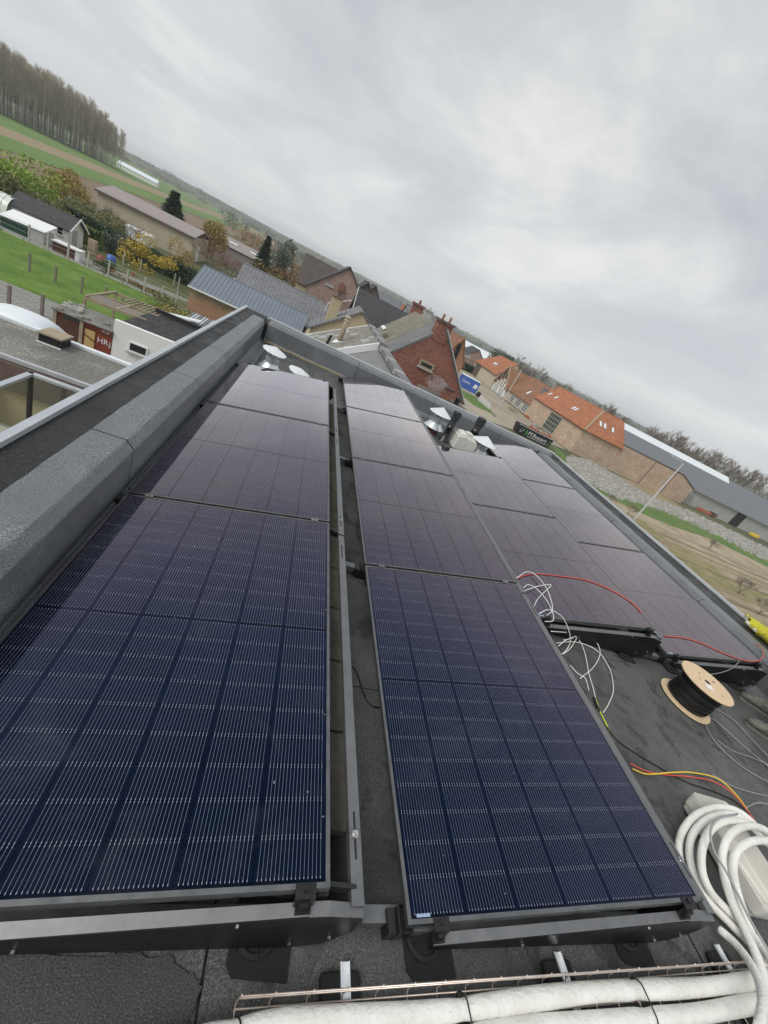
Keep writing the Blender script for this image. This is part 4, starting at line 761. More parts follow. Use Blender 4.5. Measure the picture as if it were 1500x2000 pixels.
# ---- grey standing-seam barn (left of centre)
yb0, yb1 = 52.0, 56.4; xA, xB = -12.75, -0.25; zE, zR = -6.65, -4.65
T = thing('metal_roofed_barn', ((xA + xB) / 2, 54, G), 'low brick barn with blue-grey standing-seam metal roof beyond the far left corner', 'barn')
wall_prism(T, [(xA + 0.2, yb0, -7.75), (xB, yb0, -7.75), (xB, yb0, zE), (xA + 0.2, yb0, zE)], (0, 4.6, 0), 'tan_brick'); wall_prism(T, [(xA + 0.18, yb0 - 0.02, G), (xB, yb0 - 0.02, G), (xB, yb0 - 0.02, -7.75), (xA + 0.18, yb0 - 0.02, -7.75)], (0, 4.6, 0), 'orange_brick')
sl = Vector((0, yb1 - yb0 + 0.3, zR - zE)); base = Vector((xA, yb0 - 0.3, zE - 0.13)); pw = 12.5 / 29
m = MB(); m.prism([base + Vector((0, 0, -0.05)), base + Vector((12.5, 0, -0.05)), base + Vector((12.5, 0, 0)) + sl + Vector((0, 0, -0.05)), base + sl + Vector((0, 0, -0.05))], (0, 0, 0), (0, 0, 0.04)); rr = m.build('roof', MATS['zinc_roof'], T)
m = MB(); m.prism([Vector((0, 0, 0)), Vector((pw - 0.012, 0, 0)), Vector((pw - 0.012, 0, 0)) + sl, sl], (0, 0, 0), (0, 0, 0.015)); m.prism([Vector((0, 0, 0.014)), Vector((0.035, 0, 0.014)), Vector((0.035, 0, 0.014)) + sl, sl + Vector((0, 0, 0.014))], (0, 0, 0), (0, 0, 0.055)); PANEL = m.mesh('roof_panel', MATS['zinc_roof'])
for k in range(29): link('roof_panel', PANEL, rr, base + Vector((k * pw, 0, 0)) - org(rr))
m = MB(); m.box((xA - 0.05, yb0 - 0.42, zE - 0.25), (xB, yb0 - 0.3, zE - 0.10)); m.build('gutter', MATS['white_paint'], T)
m = MB(); m.box((xA - 0.05, yb1 - 0.05, zR - 0.16), (xB, yb1 + 0.15, zR - 0.06)); m.build('ridge_cap', MATS['zinc_roof'], T)
# ---- pantiled roof behind it
T = house('pantiled_barn', 'long grey pantiled roof rising behind the metal-roofed barn', -9.4, 2.0, 57.2, 67, -6.2, -3.2, 'x', 'tan_brick', 'pantile_grey', 'barn')
# ---- beige gable with its chimney
T = thing('beige_gable_house', (3.5, 54, G), 'beige rendered gable house with grey tiled verge, right of the metal-roofed barn', 'house')
gp = [cy_(4, 120, 655, 51), cy_(4, 200, 595, 51), cy_(4, 560, 490, 51), cy_(4, 605, 600, 51)]
wall_prism(T, [(gp[0].x, 51, G), (gp[3].x + 1.5, 51, G), (gp[3].x + 1.5, 51, gp[3].z - 1.2), (gp[2].x, 51, gp[2].z), (gp[1].x, 51, gp[1].z), (gp[0].x, 51, gp[0].z - 0.3)], (0, 6.3, 0), 'beige_render')
a, b = gp[1] + Vector((-0.5, 0, -0.42)), gp[2]
slab(T, [a + Vector((0, -0.2, 0.02)), b + Vector((0, -0.2, 0.02)), b + Vector((0, 6.5, 0.02)), a + Vector((0, 6.5, 0.02))], 0.16, 'pantile_grey', 'roof_slope')
e = Vector((gp[3].x + 1.8, 51, gp[3].z - 1.3)); slab(T, [b + Vector((0, -0.2, 0)), e + Vector((0, -0.2, 0)), e + Vector((0, 6.5, 0)), b + Vector((0, 6.5, 0))], 0.16, 'pantile_grey', 'roof_slope')
ct, cbm = cy_(4, 340, 365, 53), cy_(4, 275, 545, 53); ct2 = cy_(4, 410, 395, 53)
m = MB(); m.box((ct.x, 52.6, cbm.z - 1), (ct2.x, 53.8, ct.z)); ch_ = m.build('chimney', MATS['beige_render'], T)
m = MB(); m.box((ct.x - 0.08, 52.5, ct.z + 0.003), (ct2.x + 0.08, 53.9, ct.z + 0.12)); m.lathe([(0.16, 0.12), (0.14, 0.6), (0.12, 0.6)], ((ct.x + ct2.x) / 2, 53.2, ct.z), 10); m.build('chimney_pot', MATS['dark_timber'], ch_)
# ---- black-tiled house
A_, B_ = cy_(4, 525, 320, 62), cy_(4, 890, 495, 62)
T = thing('black_tiled_house', (7.5, 62, G), 'house with black tiled roof, white verge and brown boarded gable', 'house')
zr = (A_.z + B_.z) / 2; x0, x1 = A_.x, B_.x + 0.6; ze = zr - 4.2
wall_prism(T, [(x0 + .3, 56.8, G), (x0 + .3, 67.2, G), (x0 + .3, 67.2, ze), (x0 + .3, 62, zr - .1), (x0 + .3, 56.8, ze)], (x1 - x0 - .3, 0, 0), 'dark_timber')
slab(T, [(x0, 56.4, ze - 0.3), (x1, 56.4, ze - 0.3), (x1, 62, zr), (x0, 62, zr)], 0.12, 'pantile_black', 'roof_slope'); slab(T, [(x0, 67.6, ze - 0.3), (x0, 62, zr), (x1, 62, zr), (x1, 67.6, ze - 0.3)], 0.12, 'pantile_black', 'roof_slope')
m = MB(); m.beam((x0 - 0.05, 56.4, ze - 0.22), (x0 - 0.05, 62, zr + 0.1), 0.12, 0.28); m.beam((x0 - 0.05, 67.6, ze - 0.22), (x0 - 0.05, 62, zr + 0.1), 0.12, 0.28); m.build('verge_board', MATS['grey_wall'], T)
for k in range(12):
    y = 57.3 + k * 0.8; m = MB(); zt = zr - 0.2 - abs(y - 61.7) * 0.78; m.box((x0 + 0.24, y, ze - 1.2), (x0 + 0.297, y + 0.76, zt)); m.build('board', MATS['dark_timber'], T)
m = MB(); m.tube([(x0 - 3.2, 58.5, zr - 3.1), (x0 - 0.5, 58.5, zr - 1.5)], 0.05, 6); m.tube([(x0 - 3.2, 58.5, zr - 4.2), (x0 - 3.2, 58.5, zr - 3.1)], 0.05, 6); m.build('handrail', MATS['white_paint'], T)
# ---- mottled pink gable house and the beige one behind
T = house('pink_brick_house', 'house with mottled pink brick gable and small roof chimney', -2.0, 9.0, 76, 88, -2.9, 2.25, 'y', 'pink_brick', 'pantile_black')
window(T, cy_(4, 290, 265, 75.98), cy_(4, 340, 310, 75.98), 'y', 2, 1, 'grey_wall', 'grey_wall'); m = MB(); q = cy_(4, 408, 290, 75); m.box((q.x - .4, 75.4, q.z - 1.0), (q.x + .4, 75.97, q.z + .3)); m.build('wall_stack', MATS['red_brick'], T)
T = house('beige_far_house', 'small beige gable house with dark brown roof left of the pink one', -4.4, 3.2, 92, 104, -4.0, 0.9, 'x', 'beige_render', 'brown_slate')
for i, (u, v, Yd, w, d, hh, wl_, rf_, lab) in enumerate([
 (600, 275, 84, 5, 9, 3.2, 'dark_timber', 'pantile_black', 'dark gabled house just right of the pink brick gable'),
 (655, 300, 100, 6, 9, 3.6, 'dark_timber', 'pantile_black', 'second dark gabled house behind the black tiled roof'),
 (765, 380, 150, 9, 8, 4, 'white_wall', 'shed_roof', 'white house standing small on the skyline'),
 (845, 430, 150, 10, 8, 4, 'orange_brick', 'pantile_orange', 'small pink and orange house on the skyline'),
 (1010, 500, 90, 6, 10, 3.5, 'grey_wall', 'slate_roof', 'grey roofed house left of the tall brick chimney'),
 (1230, 620, 120, 8, 10, 3.5, 'red_brick', 'shed_roof', 'grey roofed house peeping past the tall brick chimney')]):
    p = cy_(4, u, v, Yd); house('distant_house', lab, p.x - w / 2, p.x + w / 2, Yd, Yd + d, p.z - hh, p.z, 'y' if i < 2 else 'x', wl_, rf_, 'house', 'houses down the street')
for i, (u, v, Yd, mt, lab) in enumerate([(960, 455, 55, 'red_brick', 'dark brick chimney stack on the ridge behind the slate roof'), (1040, 490, 80, 'grey_wall', 'small grey chimney behind the slate roof')]):
    p = cy_(4, u, v, Yd); m = MB(); m.box((p.x - .65, Yd - .5, p.z - 4), (p.x + .65, Yd + .5, p.z + .2)); m.box((p.x - .8, Yd - .65, p.z + 0.2), (p.x + .8, Yd + .65, p.z + .45)); m.lathe([(.16, .45), (.13, .9)], (p.x, Yd, p.z), 8); solo(m, 'chimney_stack', MATS[mt], lab, 'chimney')
# ---- red brick gable house
Y6 = 30.0; ap = Vector((8.8, Y6, 1.25)); eL, eR = Vector((5.35, Y6, -2.35)), Vector((12.55, Y6, -2.65))
T = thing('red_brick_house', (8.9, Y6 + 5, G), 'red brick gable house with a tall chimney and one attic window', 'house')
wall_prism(T, [(eL.x, Y6, G), (eR.x, Y6, G), eR, ap, eL], (0, 11, 0), 'red_brick')
dL = (ap - eL); dR = (eR - ap); b0 = eL - dL * 0.04
slab(T, [b0 + Vector((0, -0.02, 0.0)), ap + Vector((0, -0.02, 0)), ap + Vector((0, 3.6, 0)), b0 + Vector((0, 3.6, 0))], 0.13, 'slate_roof', 'roof_slope')
slab(T, [b0 + Vector((0, 3.605, 0.02)), ap + Vector((0, 3.605, 0.02)), ap + Vector((0, 11.2, 0.02)), b0 + Vector((0, 11.2, 0.02))], 0.13, 'moss_roof', 'roof_slope')
slab(T, [ap + Vector((0, -0.04, 0)), eR + dR * 0.04 + Vector((0, -0.04, 0)), eR + dR * 0.04 + Vector((0, 11.2, 0)), ap + Vector((0, 11.2, 0))], 0.13, 'slate_roof', 'roof_slope')
m = MB(); m.beam(ap + Vector((0.1, -0.08, 0.1)), eR + dR * 0.05 + Vector((0.1, -0.08, 0.1)), 0.07, 0.26, (0, -1, 0)); m.build('verge_flashing', MATS['silver_trim'], T)
m = MB(); m.box((8.15, Y6 - 0.03, 0.4), (9.25, Y6 + 0.9, 1.62)); chm = m.build('chimney', MATS['red_brick'], T)
m = MB(); m.box((8.05, Y6 - 0.12, 1.625), (9.35, Y6 + 1.0, 1.78)); m.build('chimney_crown', MATS['dark_timber'], chm)
for x in (8.4, 8.95): m = MB(); m.lathe([(.10, 0), (.085, .36), (.07, .36)], (x, Y6 + 0.4, 1.782), 10); m.build('chimney_pot', MATS['pot_clay'], chm)
window(T, cy_(4, 985, 828, Y6 - 0.02), cy_(4, 1062, 925, Y6 - 0.02), 'y', 1, 1, 'timber', 'green_glass', 0.12)
q = cy_(4, 780, 605, 33); skylight(T, PZ(*c(4, 715, 615), -0.9), (0, 1, 0), dL, 2.2, 0.35)
# ---- slate annexe just past the far parapet
rx, rz_ = 3.156, -0.335; kS = 0.62; xl = -1.2
T = thing('slate_annexe', (1.2, 18, G), 'low annexe with worn slate roof and a leaning flue just past the far parapet', 'annexe')
wall_prism(T, [(xl, 11.2, G), (rx + 0.4, 11.2, G), (rx + 0.4, 11.2, rz_ - 0.7), (rx, 11.2, rz_ - .45), (xl, 11.2, rz_ - .45 - (rx - xl) * kS)], (0, 12.7, 0), 'beige_render')
sx = Vector((1, 0, kS)).normalized(); nS = Vector((-kS, 0, 1)).normalized(); Lsl = (rx - xl) / sx.x
def slate_field(y0, y1, nz, ny, base_off, mats, th, tilt, nm):
    hx = Lsl / nz; hy = (y1 - y0) / ny
    meshes = []
    for mt in mats:
        m = MB(); a = Vector((0, 0.006, 0)); b = Vector((0, hy - 0.006, 0)); up = sx * (hx * 1.12); m.prism([a + nS * tilt, b + nS * tilt, b + up, a + up], (0, 0, 0), nS * th); meshes.append(m.mesh(nm, MATS[mt]))
    par = MB(); q = [Vector((xl, y0, rz_ - (rx - xl) * kS)), Vector((xl, y1, rz_ - (rx - xl) * kS)), Vector((rx, y1, rz_)), Vector((rx, y0, rz_))]; par.prism([p + nS * (base_off - 0.1) for p in q], (0, 0, 0), nS * 0.08); po = par.build('roof_slope', MATS['slate_grey'], T)
    for i in range(nz):
        for j in range(ny):
            off = 0.0 if i % 2 else 0.0; p = Vector((xl, y0 + j * hy + off, rz_ - (rx - xl) * kS)) + sx * (i * hx) + nS * base_off
            link(nm, random.choices(meshes, [6, 1][:len(meshes)] if len(meshes) > 1 else [1])[0], po, p - org(po), (random.uniform(-.006, .006), random.uniform(-.006, .006), random.uniform(-.006, .006)))
    return po
up_ = slate_field(18.4, 24.0, 13, 14, 0.12, ['slate_old', 'slate_patch'], 0.018, 0.02, 'slate')
lo_ = slate_field(11.2, 18.2, 9, 9, -0.10, ['slate_grey'], 0.012, 0.012, 'slate')
m = MB(); a = Vector((xl, 18.28, rz_ - (rx - xl) * kS)); b = Vector((rx, 18.28, rz_)); m.beam(a + nS * 0.06, b + nS * 0.06 + sx * 0.1, 0.16, 0.26, nS); m.build('flashing', MATS['white_paint'], T)
m = MB(); m.beam((xl, 24.05, rz_ + 0.12 - (rx - xl) * kS), (rx, 24.05, rz_ + 0.14), 0.1, 0.12); m.build('verge_trim', MATS['white_paint'], T)
m = MB(); m.box((rx - 0.03, 11.2, rz_ - 0.2), (rx + 0.16, 24.1, rz_ + 0.06)); rg = m.build('ridge', MATS['slate_grey'], T)
for k in range(32):
    m = MB(); m.box((rx - 0.16, 11.25 + k * 0.4, rz_ - 0.06), (rx + 0.2, 11.25 + k * 0.4 + 0.33, rz_ + (0.10 if k < 17 else 0.21))); m.build('ridge_tile', MATS['slate_grey' if k % 5 else 'slate_patch'], rg)
p0, p1 = cy_(4, 372, 725, 20.4), cy_(4, 452, 530, 20.4)
m = MB(); m.tube([p0 - Vector((0, 0, .3)), p0 + (p1 - p0) * .5, p1], 0.115, 14); m.build('flue', MATS['timber'], T, smooth=True)
m = MB(); m.tube([p1 - (p1 - p0) * .02, p1 + (p1 - p0) * .06], 0.135, 14); m.tube([p1 - (p1 - p0) * .12, p1 - (p1 - p0) * .07], 0.13, 14); m.build('flue_collar', MATS['beige_wall'], T, smooth=True)
m = MB(); m.lathe([(.34, -.1), (.24, .12), (.13, .22)], p0 - Vector((0, 0, .02)), 12); m.build('flue_base', MATS['white_paint'], T, smooth=True)
p2 = cy_(4, 300, 690, 20); m = MB(); m.tube([p2 - Vector((0, 0, .3)), p2 + Vector((0.08, 0, .25))], 0.06, 10); m.build('vent_pipe', MATS['cable_black'], T)
# ---- mossy coping with a smoking stack
q = cy_(4, 1180, 1100, 26)
T = thing('smoking_stack', (q.x, 26, G), 'low mossy roof with a small brick stack giving off white steam', 'chimney')
a, b = cy_(4, 1060, 1075, 26), cy_(4, 1290, 1200, 26); m = MB(); m.box((a.x - .4, 25.6, G), (b.x, 27.4, q.z - 0.5)); m.build('wall', MATS['beige_wall'], T)
m = MB(); m.box((a.x - .6, 25.4, q.z - 0.497), (b.x + .2, 27.6, q.z - 0.3)); m.build('coping', MATS['moss_roof'], T)
m = MB(); m.box((q.x - .32, 25.9, q.z - .3), (q.x + .22, 26.5, q.z + .38)); m.build('stack', MATS['red_brick'], T)
m = MB(); m.box((q.x - .36, 25.86, q.z + .382), (q.x + .26, 26.54, q.z + .44)); m.build('cap', MATS['black_paint'], T)
m = MB(); m.lathe([(.17, -.3), (.17, .05), (.21, .06), (.21, .14), (.001, .17)], (q.x + .85, 26.2, q.z), 12); m.build('vent', MATS['black_paint'], T)
st = NT('steam'); st.N.remove(st.b); pv = st.N.new('ShaderNodeVolumePrincipled'); pv.inputs['Color'].default_value = (1, 1, 1, 1); pv.inputs['Anisotropy'].default_value = 0.2
gv = st.vec('World'); nn = st.noise(gv, 2.2, 4, 0.6, 0.6); st.L.new(st.ramp(nn, [(0.44, 0.0), (0.6, 1.0)]), (mlt := st.N.new('ShaderNodeMath')).inputs[0]); mlt.operation = 'MULTIPLY'; mlt.inputs[1].default_value = 1.7; st.L.new(mlt.outputs[0], pv.inputs['Density']); st.L.new(pv.outputs[0], st.out.inputs['Volume'])
m = MB(); path = [cy_(4, 1180, 1062, 26), cy_(4, 1140, 1030, 26), cy_(4, 1090, 1010, 26.1), cy_(4, 1050, 985, 26.2), cy_(4, 1015, 985, 26.3)]
m.tube(smooth_path(path, 6), [0.10 + 0.42 * math.sin(min(1, i / 22) * 2.9) for i in range(25)], 12); tag(solo(m, 'steam', MATS['steam'], 'wisp of white steam drifting from the small brick stack', 'steam', smooth=True), kind='stuff')
# ---- houses right of the red gable
Y8 = 58; T = house('orange_brick_house', 'narrow orange brick house with brown roof right of the red gable', 18.4, 21.7, Y8, Y8 + 9, -2.0, 1.0, 'y', 'orange_brick', 'pantile_brown', ov=0.2)
m = MB(); a, b = cy_(5, 222, 190, Y8 - 0.1), cy_(5, 175, 300, Y8 - .1); m.beam(a, b, 0.5, 0.3, (0, -1, 0)); m.build('glazed_strip', MATS['dark_glass'], T)
Y9 = 160; T = house('pink_cottage', 'pink brick cottage with dark verge and a white window behind a black hedge', 56, 70, Y9, Y9 + 10, -6.5, -1.0, 'y', 'pink_brick', 'pantile_black')
window(T, cy_(5, 240, 310, Y9 - .05), cy_(5, 275, 335, Y9 - .05), 'y', 1, 1, 'white_paint', 'dark_glass', .3); window(T, cy_(5, 262, 265, Y9 - .05), cy_(5, 285, 300, Y9 - .05), 'y', 1, 1, 'white_paint', 'dark_glass', .3)
T = house('white_greenhouse', 'long white tent-like greenhouse beyond the pink cottage', 82, 104, 225, 262, -4.6, -1.2, 'x', 'white_wall', 'white_sheet', 'greenhouse')
T = house('white_greenhouse', 'long low white glasshouse far off at the end of the poplar wood', -167, -139, 420, 426, -6.6, -4.6, 'x', 'white_wall', 'white_sheet', 'greenhouse')
T = house('white_greenhouse', 'cream glasshouse roof half hidden by trees left of the beige house', -9, 12, 190, 200, -3.6, -1.6, 'x', 'beige_render', 'white_sheet', 'greenhouse')
T = house('low_farm_shed', 'low brown shed with white skylights behind the ochre willow', -26, -8, 118, 128, -5.6, -4.0, 'x', 'pinkish_roof', 'pinkish_roof', 'shed')
for k in range(3): skylight(T, (-22 + 5 * k, 120.5, -4.8), (1, 0, 0), (0, 5, 1.6), 2.6, 0.8)
# ---- long beige barn on the left
Yb = 92; T = thing('long_beige_barn', (-30, 95, G), 'long low beige barn with flat pinkish-grey roof among the gardens', 'barn')
eA, eB = cy_(2, 715, 45, Yb), cy_(3, 295, 390, Yb); ze = (eA.z + eB.z) / 2
wall_prism(T, [(eA.x, Yb, G), (eB.x, Yb, G), (eB.x, Yb, ze), (eA.x, Yb, ze)], (0, 11, 0), 'beige_wall')
slab(T, [(eA.x - .3, Yb - .3, ze), (eB.x + .3, Yb - .3, ze), (eB.x + .3, Yb + 6, ze + 1.25), (eA.x - .3, Yb + 6, ze + 1.25)], 0.15, 'pinkish_roof', 'roof_slope'); slab(T, [(eA.x - .3, Yb + 11.3, ze), (eA.x - .3, Yb + 6, ze + 1.25), (eB.x + .3, Yb + 6, ze + 1.25), (eB.x + .3, Yb + 11.3, ze)], 0.15, 'pinkish_roof', 'roof_slope')
m = MB(); m.box((eA.x - .35, Yb - .45, ze - .2), (eB.x + .3, Yb - .3, ze + .02)); m.build('fascia', MATS['dark_timber'], T)
m = MB(); m.box((eB.x + .01, 95, G), (eB.x + .08, 97, G + 2.6)); m.build('door', MATS['white_paint'], T)
m = MB(); m.box((eB.x - 8.5, 84, G), (eB.x - 4.5, 87, G + 1.9)); solo(m, 'cold_frame', MATS['white_sheet'], 'pale glass lean-to standing before the long beige barn', 'cold frame', bevel=.1)
# ---- farm across the field
T = thing('farm_barn', (68, 90, G), 'large L-shaped beige brick barn with bright orange tiled roof and one big window', 'barn')
zE, zR = -3.85, 1.0
wall_prism(T, [(62, 79.2, G), (73.4, 79.2, G), (73.4, 89, G), (72, 89, G), (72, 104.5, G), (62, 104.5, G)], (0, 0, zE - G), 'barn_brick')
slab(T, [(61.6, 78.8, zE - .2), (61.6, 104.7, zE - .2), (67, 104.7, zR), (67, 84.1, zR)], .15, 'pantile_orange_y', 'roof_slope'); slab(T, [(61.6, 78.8, zE - .2), (73.6, 78.8, zE - .2), (73.6, 84.1, zR), (67, 84.1, zR)], .15, 'pantile_orange', 'roof_slope')
slab(T, [(67, 84.1, zR - .03), (73.6, 84.1, zR - .03), (73.6, 89.4, zE), (72.4, 89.4, zE), (72.4, 104.7, zE), (67, 104.7, zR - .03)], .1, 'pantile_orange_y', 'roof_slope')
wall_prism(T, [(73.4, 79.2, zE), (73.4, 89, zE), (73.4, 84.1, zR - .2)], (-.4, 0, 0), 'barn_brick', 'gable')
m = MB(); m.beam((61.6, 78.8, zE), (67, 84.1, zR + .15), .35, .2); m.build('hip_tiles', MATS['timber'], T)
m = MB(); m.tube([(67, 84.1, zR + .12), (67, 104.7, zR + .12)], .15, 6); m.tube([(67, 84.1, zR + .12), (73.6, 84.1, zR + .12)], .15, 6); m.build('ridge_tiles', MATS['pantile_orange'], T)
a, b = PX(*c(5, 895, 700), 61.93), PX(*c(5, 895, 858), 61.93); window(T, (61.93, 88.3, -8.8), (61.93, 93.8, -4.5), 'x', 5, 4, 'concrete_post', 'green_glass', .14)
for u, v in ((865, 588), (938, 572), (1062, 655), (1082, 664)): p = PX(*c(5, u, v), 64.3); skylight(T, (64.3, p.y, zE - .2 + (64.3 - 61.6) / 5.4 * 5.05), (0, 1, 0), (5.4, 0, 5.05), .8, 1.3)
for u, v in ((1258, 762), (1290, 778), (1360, 792)): p = PY(*c(5, u, v), 81.4); skylight(T, (p.x, 81.4, zE - .2 + (81.4 - 78.8) / 5.3 * 5.05), (1, 0, 0), (0, 5.3, 5.05), .75, 1.5)
T = thing('screen_wall', (86, 79.2, G), 'tall beige brick wall running on from the orange barn, its end sloped', 'wall')
wall_prism(T, [(73.45, 79.2, G), (99.5, 79.2, G), (99.5, 79.2, -5.0), (93.7, 79.2, -3.1), (73.45, 79.2, -3.25)], (0, .5, 0), 'barn_brick')
m = MB(); m.box((73.45, 79.1, -3.1), (93.7, 79.8, -2.95)); m.beam((93.7, 79.4, -3.03), (99.6, 79.4, -4.93), .7, .15); m.build('coping', MATS['black_paint'], T)
for x in (84.0, 91.5): m = MB(); m.box((x, 79.12, G), (x + .12, 79.197, -3.12)); m.build('expansion_joint', MATS['dark_timber'], T)
wall_prism(T, [(99.5, 79.72, G), (99.5, 83.4, G), (99.5, 83.4, -5.2), (99.5, 79.72, -5.0)], (-.4, 0, 0), 'orange_brick', 'return_wall')
T = thing('grey_shed', (125, 90, G), 'very long grey-roofed farm shed with a white ridge light behind the beige wall', 'shed')
wall_prism(T, [(74, 83.5, G), (185, 83.5, G), (185, 83.5, -5.1), (74, 83.5, -5.1)], (0, 17, 0), 'grey_wall')
slab(T, [(74, 83, -5.15), (185, 83, -5.15), (185, 92, 0.45), (74, 92, 0.2)], .15, 'shed_roof', 'roof_slope'); slab(T, [(74, 101, -5.15), (74, 92, .2), (185, 92, .45), (185, 101, -5.15)], .15, 'shed_roof', 'roof_slope')
m = MB(); m.prism([(80, 90.6, -.45), (123, 90.6, -.35), (123, 92, .95), (80, 92, .85)], (0, 0, 0), (0, .4, .05)); m.build('ridge_light', MATS['white_sheet'], T)
m = MB(); m.box((74, 82.85, -5.35), (185, 83, -5.1)); m.build('gutter', MATS['grey_wall'], T)
p = PY(*c(6, 1215, 1200), 83.4); q = PY(*c(6, 1385, 1170), 83.4); m = MB(); m.box((p.x, 83.38, G), (q.x - 2, 83.48, -5.4)); m.build('sliding_door', MATS['black_paint'], T)
for i, (u, v, w, hh, mt, lab) in enumerate([(1010, 1100, 5.5, 0.9, 'terracotta', 'stack of clay bricks on pallets before the grey shed'), (1100, 1150, 3.0, 1.0, 'timber', 'wooden pallets piled before the grey shed'), (1175, 1200, 1.8, 1.3, 'black_paint', 'black digger bucket lying by the shed door'), (1430, 1310, 3, .9, 'cable_yellow', 'yellow and black tipper trailer before the shed at the right edge')]):
    p = PZ(*c(6, u, v), G + .5); p.y = 81.8; m = MB(); random.seed(40 + i)
    for k in range(6): xx = p.x - w / 2 + k * w / 6; m.box((xx, 81.2, G), (xx + w / 6 - .06, 82.4, G + hh * random.uniform(.6, 1)))
    solo(m, 'yard_goods', MATS[mt], lab, 'building materials', bevel=.05)
fr = thing('steel_hurdle', (104, 82.6, G), 'grey steel hurdle with upright bars leaning on the shed wall', 'hurdle')
for k in range(9): m = MB(); m.beam((101.5 + k * .6, 82.2, G), (101.5 + k * .6, 83.2, G + 2.6), .09, .09); m.build('bar', MATS['old_timber'], fr)
for z in (.9, 2.2): m = MB(); m.beam((101.2, 82.2 + z * .38, G + z), (106.6, 82.2 + z * .38, G + z), .1, .1); m.build('rail', MATS['old_timber'], fr)
# middle farmhouse with its open gable and the far orange roof
T = thing('farmhouse', (67, 116, G), 'farmhouse under repair with brown tiled roof and an open timber gable', 'farmhouse')
wall_prism(T, [(63, 104.6, G), (72.8, 104.6, G), (72.8, 124, G), (63, 124, G)], (0, 0, -6.3 - G), 'beige_wall')
slab(T, [(62.6, 104.8, -6.5), (62.6, 122.5, -6.5), (68, 122.5, -.1), (68, 104.8, -.1)], .15, 'pantile_brown', 'roof_slope'); slab(T, [(73.4, 104.8, -6.5), (68, 104.8, -.1), (68, 122.5, -.1), (73.4, 122.5, -6.5)], .15, 'pantile_brown', 'roof_slope')
wall_prism(T, [(62.4, 122.4, G), (62.4, 132.6, G), (62.4, 132.6, -6.6), (62.4, 127.5, -4.2), (62.4, 122.4, -6.6)], (9, 0, 0), 'white_wall', 'gable_wall')
slab(T, [(61.9, 121.9, -6.9), (61.9, 127.4, -.5), (71, 127.4, -.5), (71, 121.9, -6.9)], .15, 'pantile_brown', 'roof_slope'); slab(T, [(61.9, 132.9, -6.9), (71, 132.9, -6.9), (71, 127.4, -.5), (61.9, 127.4, -.5)], .15, 'pantile_brown', 'roof_slope')
for y, zt in ((123.5, -5.4), (125.5, -3.0), (127.4, -.7), (129.3, -3.0), (131.2, -5.4)): m = MB(); m.box((62.0, y - .14, -7), (62.3, y + .14, zt)); m.build('truss_post', MATS['timber'], T)
m = MB(); m.beam((61.9, 121.9, -6.7), (61.9, 127.4, -.3), .3, .3); m.beam((61.9, 132.9, -6.7), (61.9, 127.4, -.3), .3, .3); m.beam((61.9, 122, -4.2), (61.9, 132.8, -4.2), .001, .001); m.build('barge_board', MATS['timber'], T)
for y0, y1 in ((106.3, 109.4), (111, 114.4), (115.6, 118.6)): window(T, (62.95, y0, -8.9), (62.95, y1, -6.8), 'x', 4, 3, 'white_paint', 'green_glass', .14)
window(T, (62.35, 123.4, -9.0), (62.35, 126.8, -7), 'x', 3, 3, 'white_paint', 'grey_wall', .12); window(T, (62.35, 128, -9.0), (62.35, 131.6, -7), 'x', 3, 3, 'white_paint', 'grey_wall', .12)
m = MB(); m.box((65, 106.2, -4.4), (68, 108.4, -.9)); m.build('dormer', MATS['shed_roof'], T); m = MB(); m.box((67, 107, -.8), (69, 108.2, 1.3)); ch_ = m.build('chimney', MATS['pink_brick'], T)
for k in range(4): m = MB(); m.lathe([(.18, 0), (.15, .5)], (67.35 + .45 * k, 107.6, 1.3), 8); m.build('chimney_pot', MATS['dark_timber'], ch_)
p = PX(*c(5, 730, 545), 64.6); skylight(T, (64.6, p.y, -6.5 + 2.0 * 1.185), (0, 1, 0), (5.4, 0, 6.4), 1.0, 1.8)
T = thing('orange_roofed_wing', (67, 140, G), 'far beige farm wing with hipped orange tiled roof and a wide dark doorway', 'barn')
wall_prism(T, [(62.4, 133.2, G), (72, 133.2, G), (72, 156, G), (62.4, 156, G)], (0, 0, -4.7 - G), 'beige_wall')
slab(T, [(61.9, 133.3, -4.9), (61.9, 156.6, -4.9), (67, 149, 1), (67, 133.3, 1)], .15, 'pantile_orange_y', 'roof_slope'); slab(T, [(61.9, 156.6, -4.9), (72.4, 156.6, -4.9), (67, 149, 1)], .15, 'pantile_orange', 'roof_slope'); slab(T, [(72.4, 133.3, -4.9), (67, 133.3, 1), (67, 149, 1), (72.4, 156.6, -4.9)], .15, 'pantile_orange_y', 'roof_slope')
wall_prism(T, [(62.4, 133.25, -4.7), (72, 133.25, -4.7), (67, 133.25, .8)], (0, .3, 0), 'beige_wall', 'gable')
m = MB(); m.box((62.3, 149, G), (62.39, 154.5, -5.2)); m.build('doorway', MATS['dark_timber'], T); skylight(T, (64.2, 144, -2.2), (0, 1, 0), (5.1, 0, 5.9), 1.6, 1.2); skylight(T, (64.2, 142.2, -2.2), (0, 1, 0), (5.1, 0, 5.9), 1.2, 1.2)
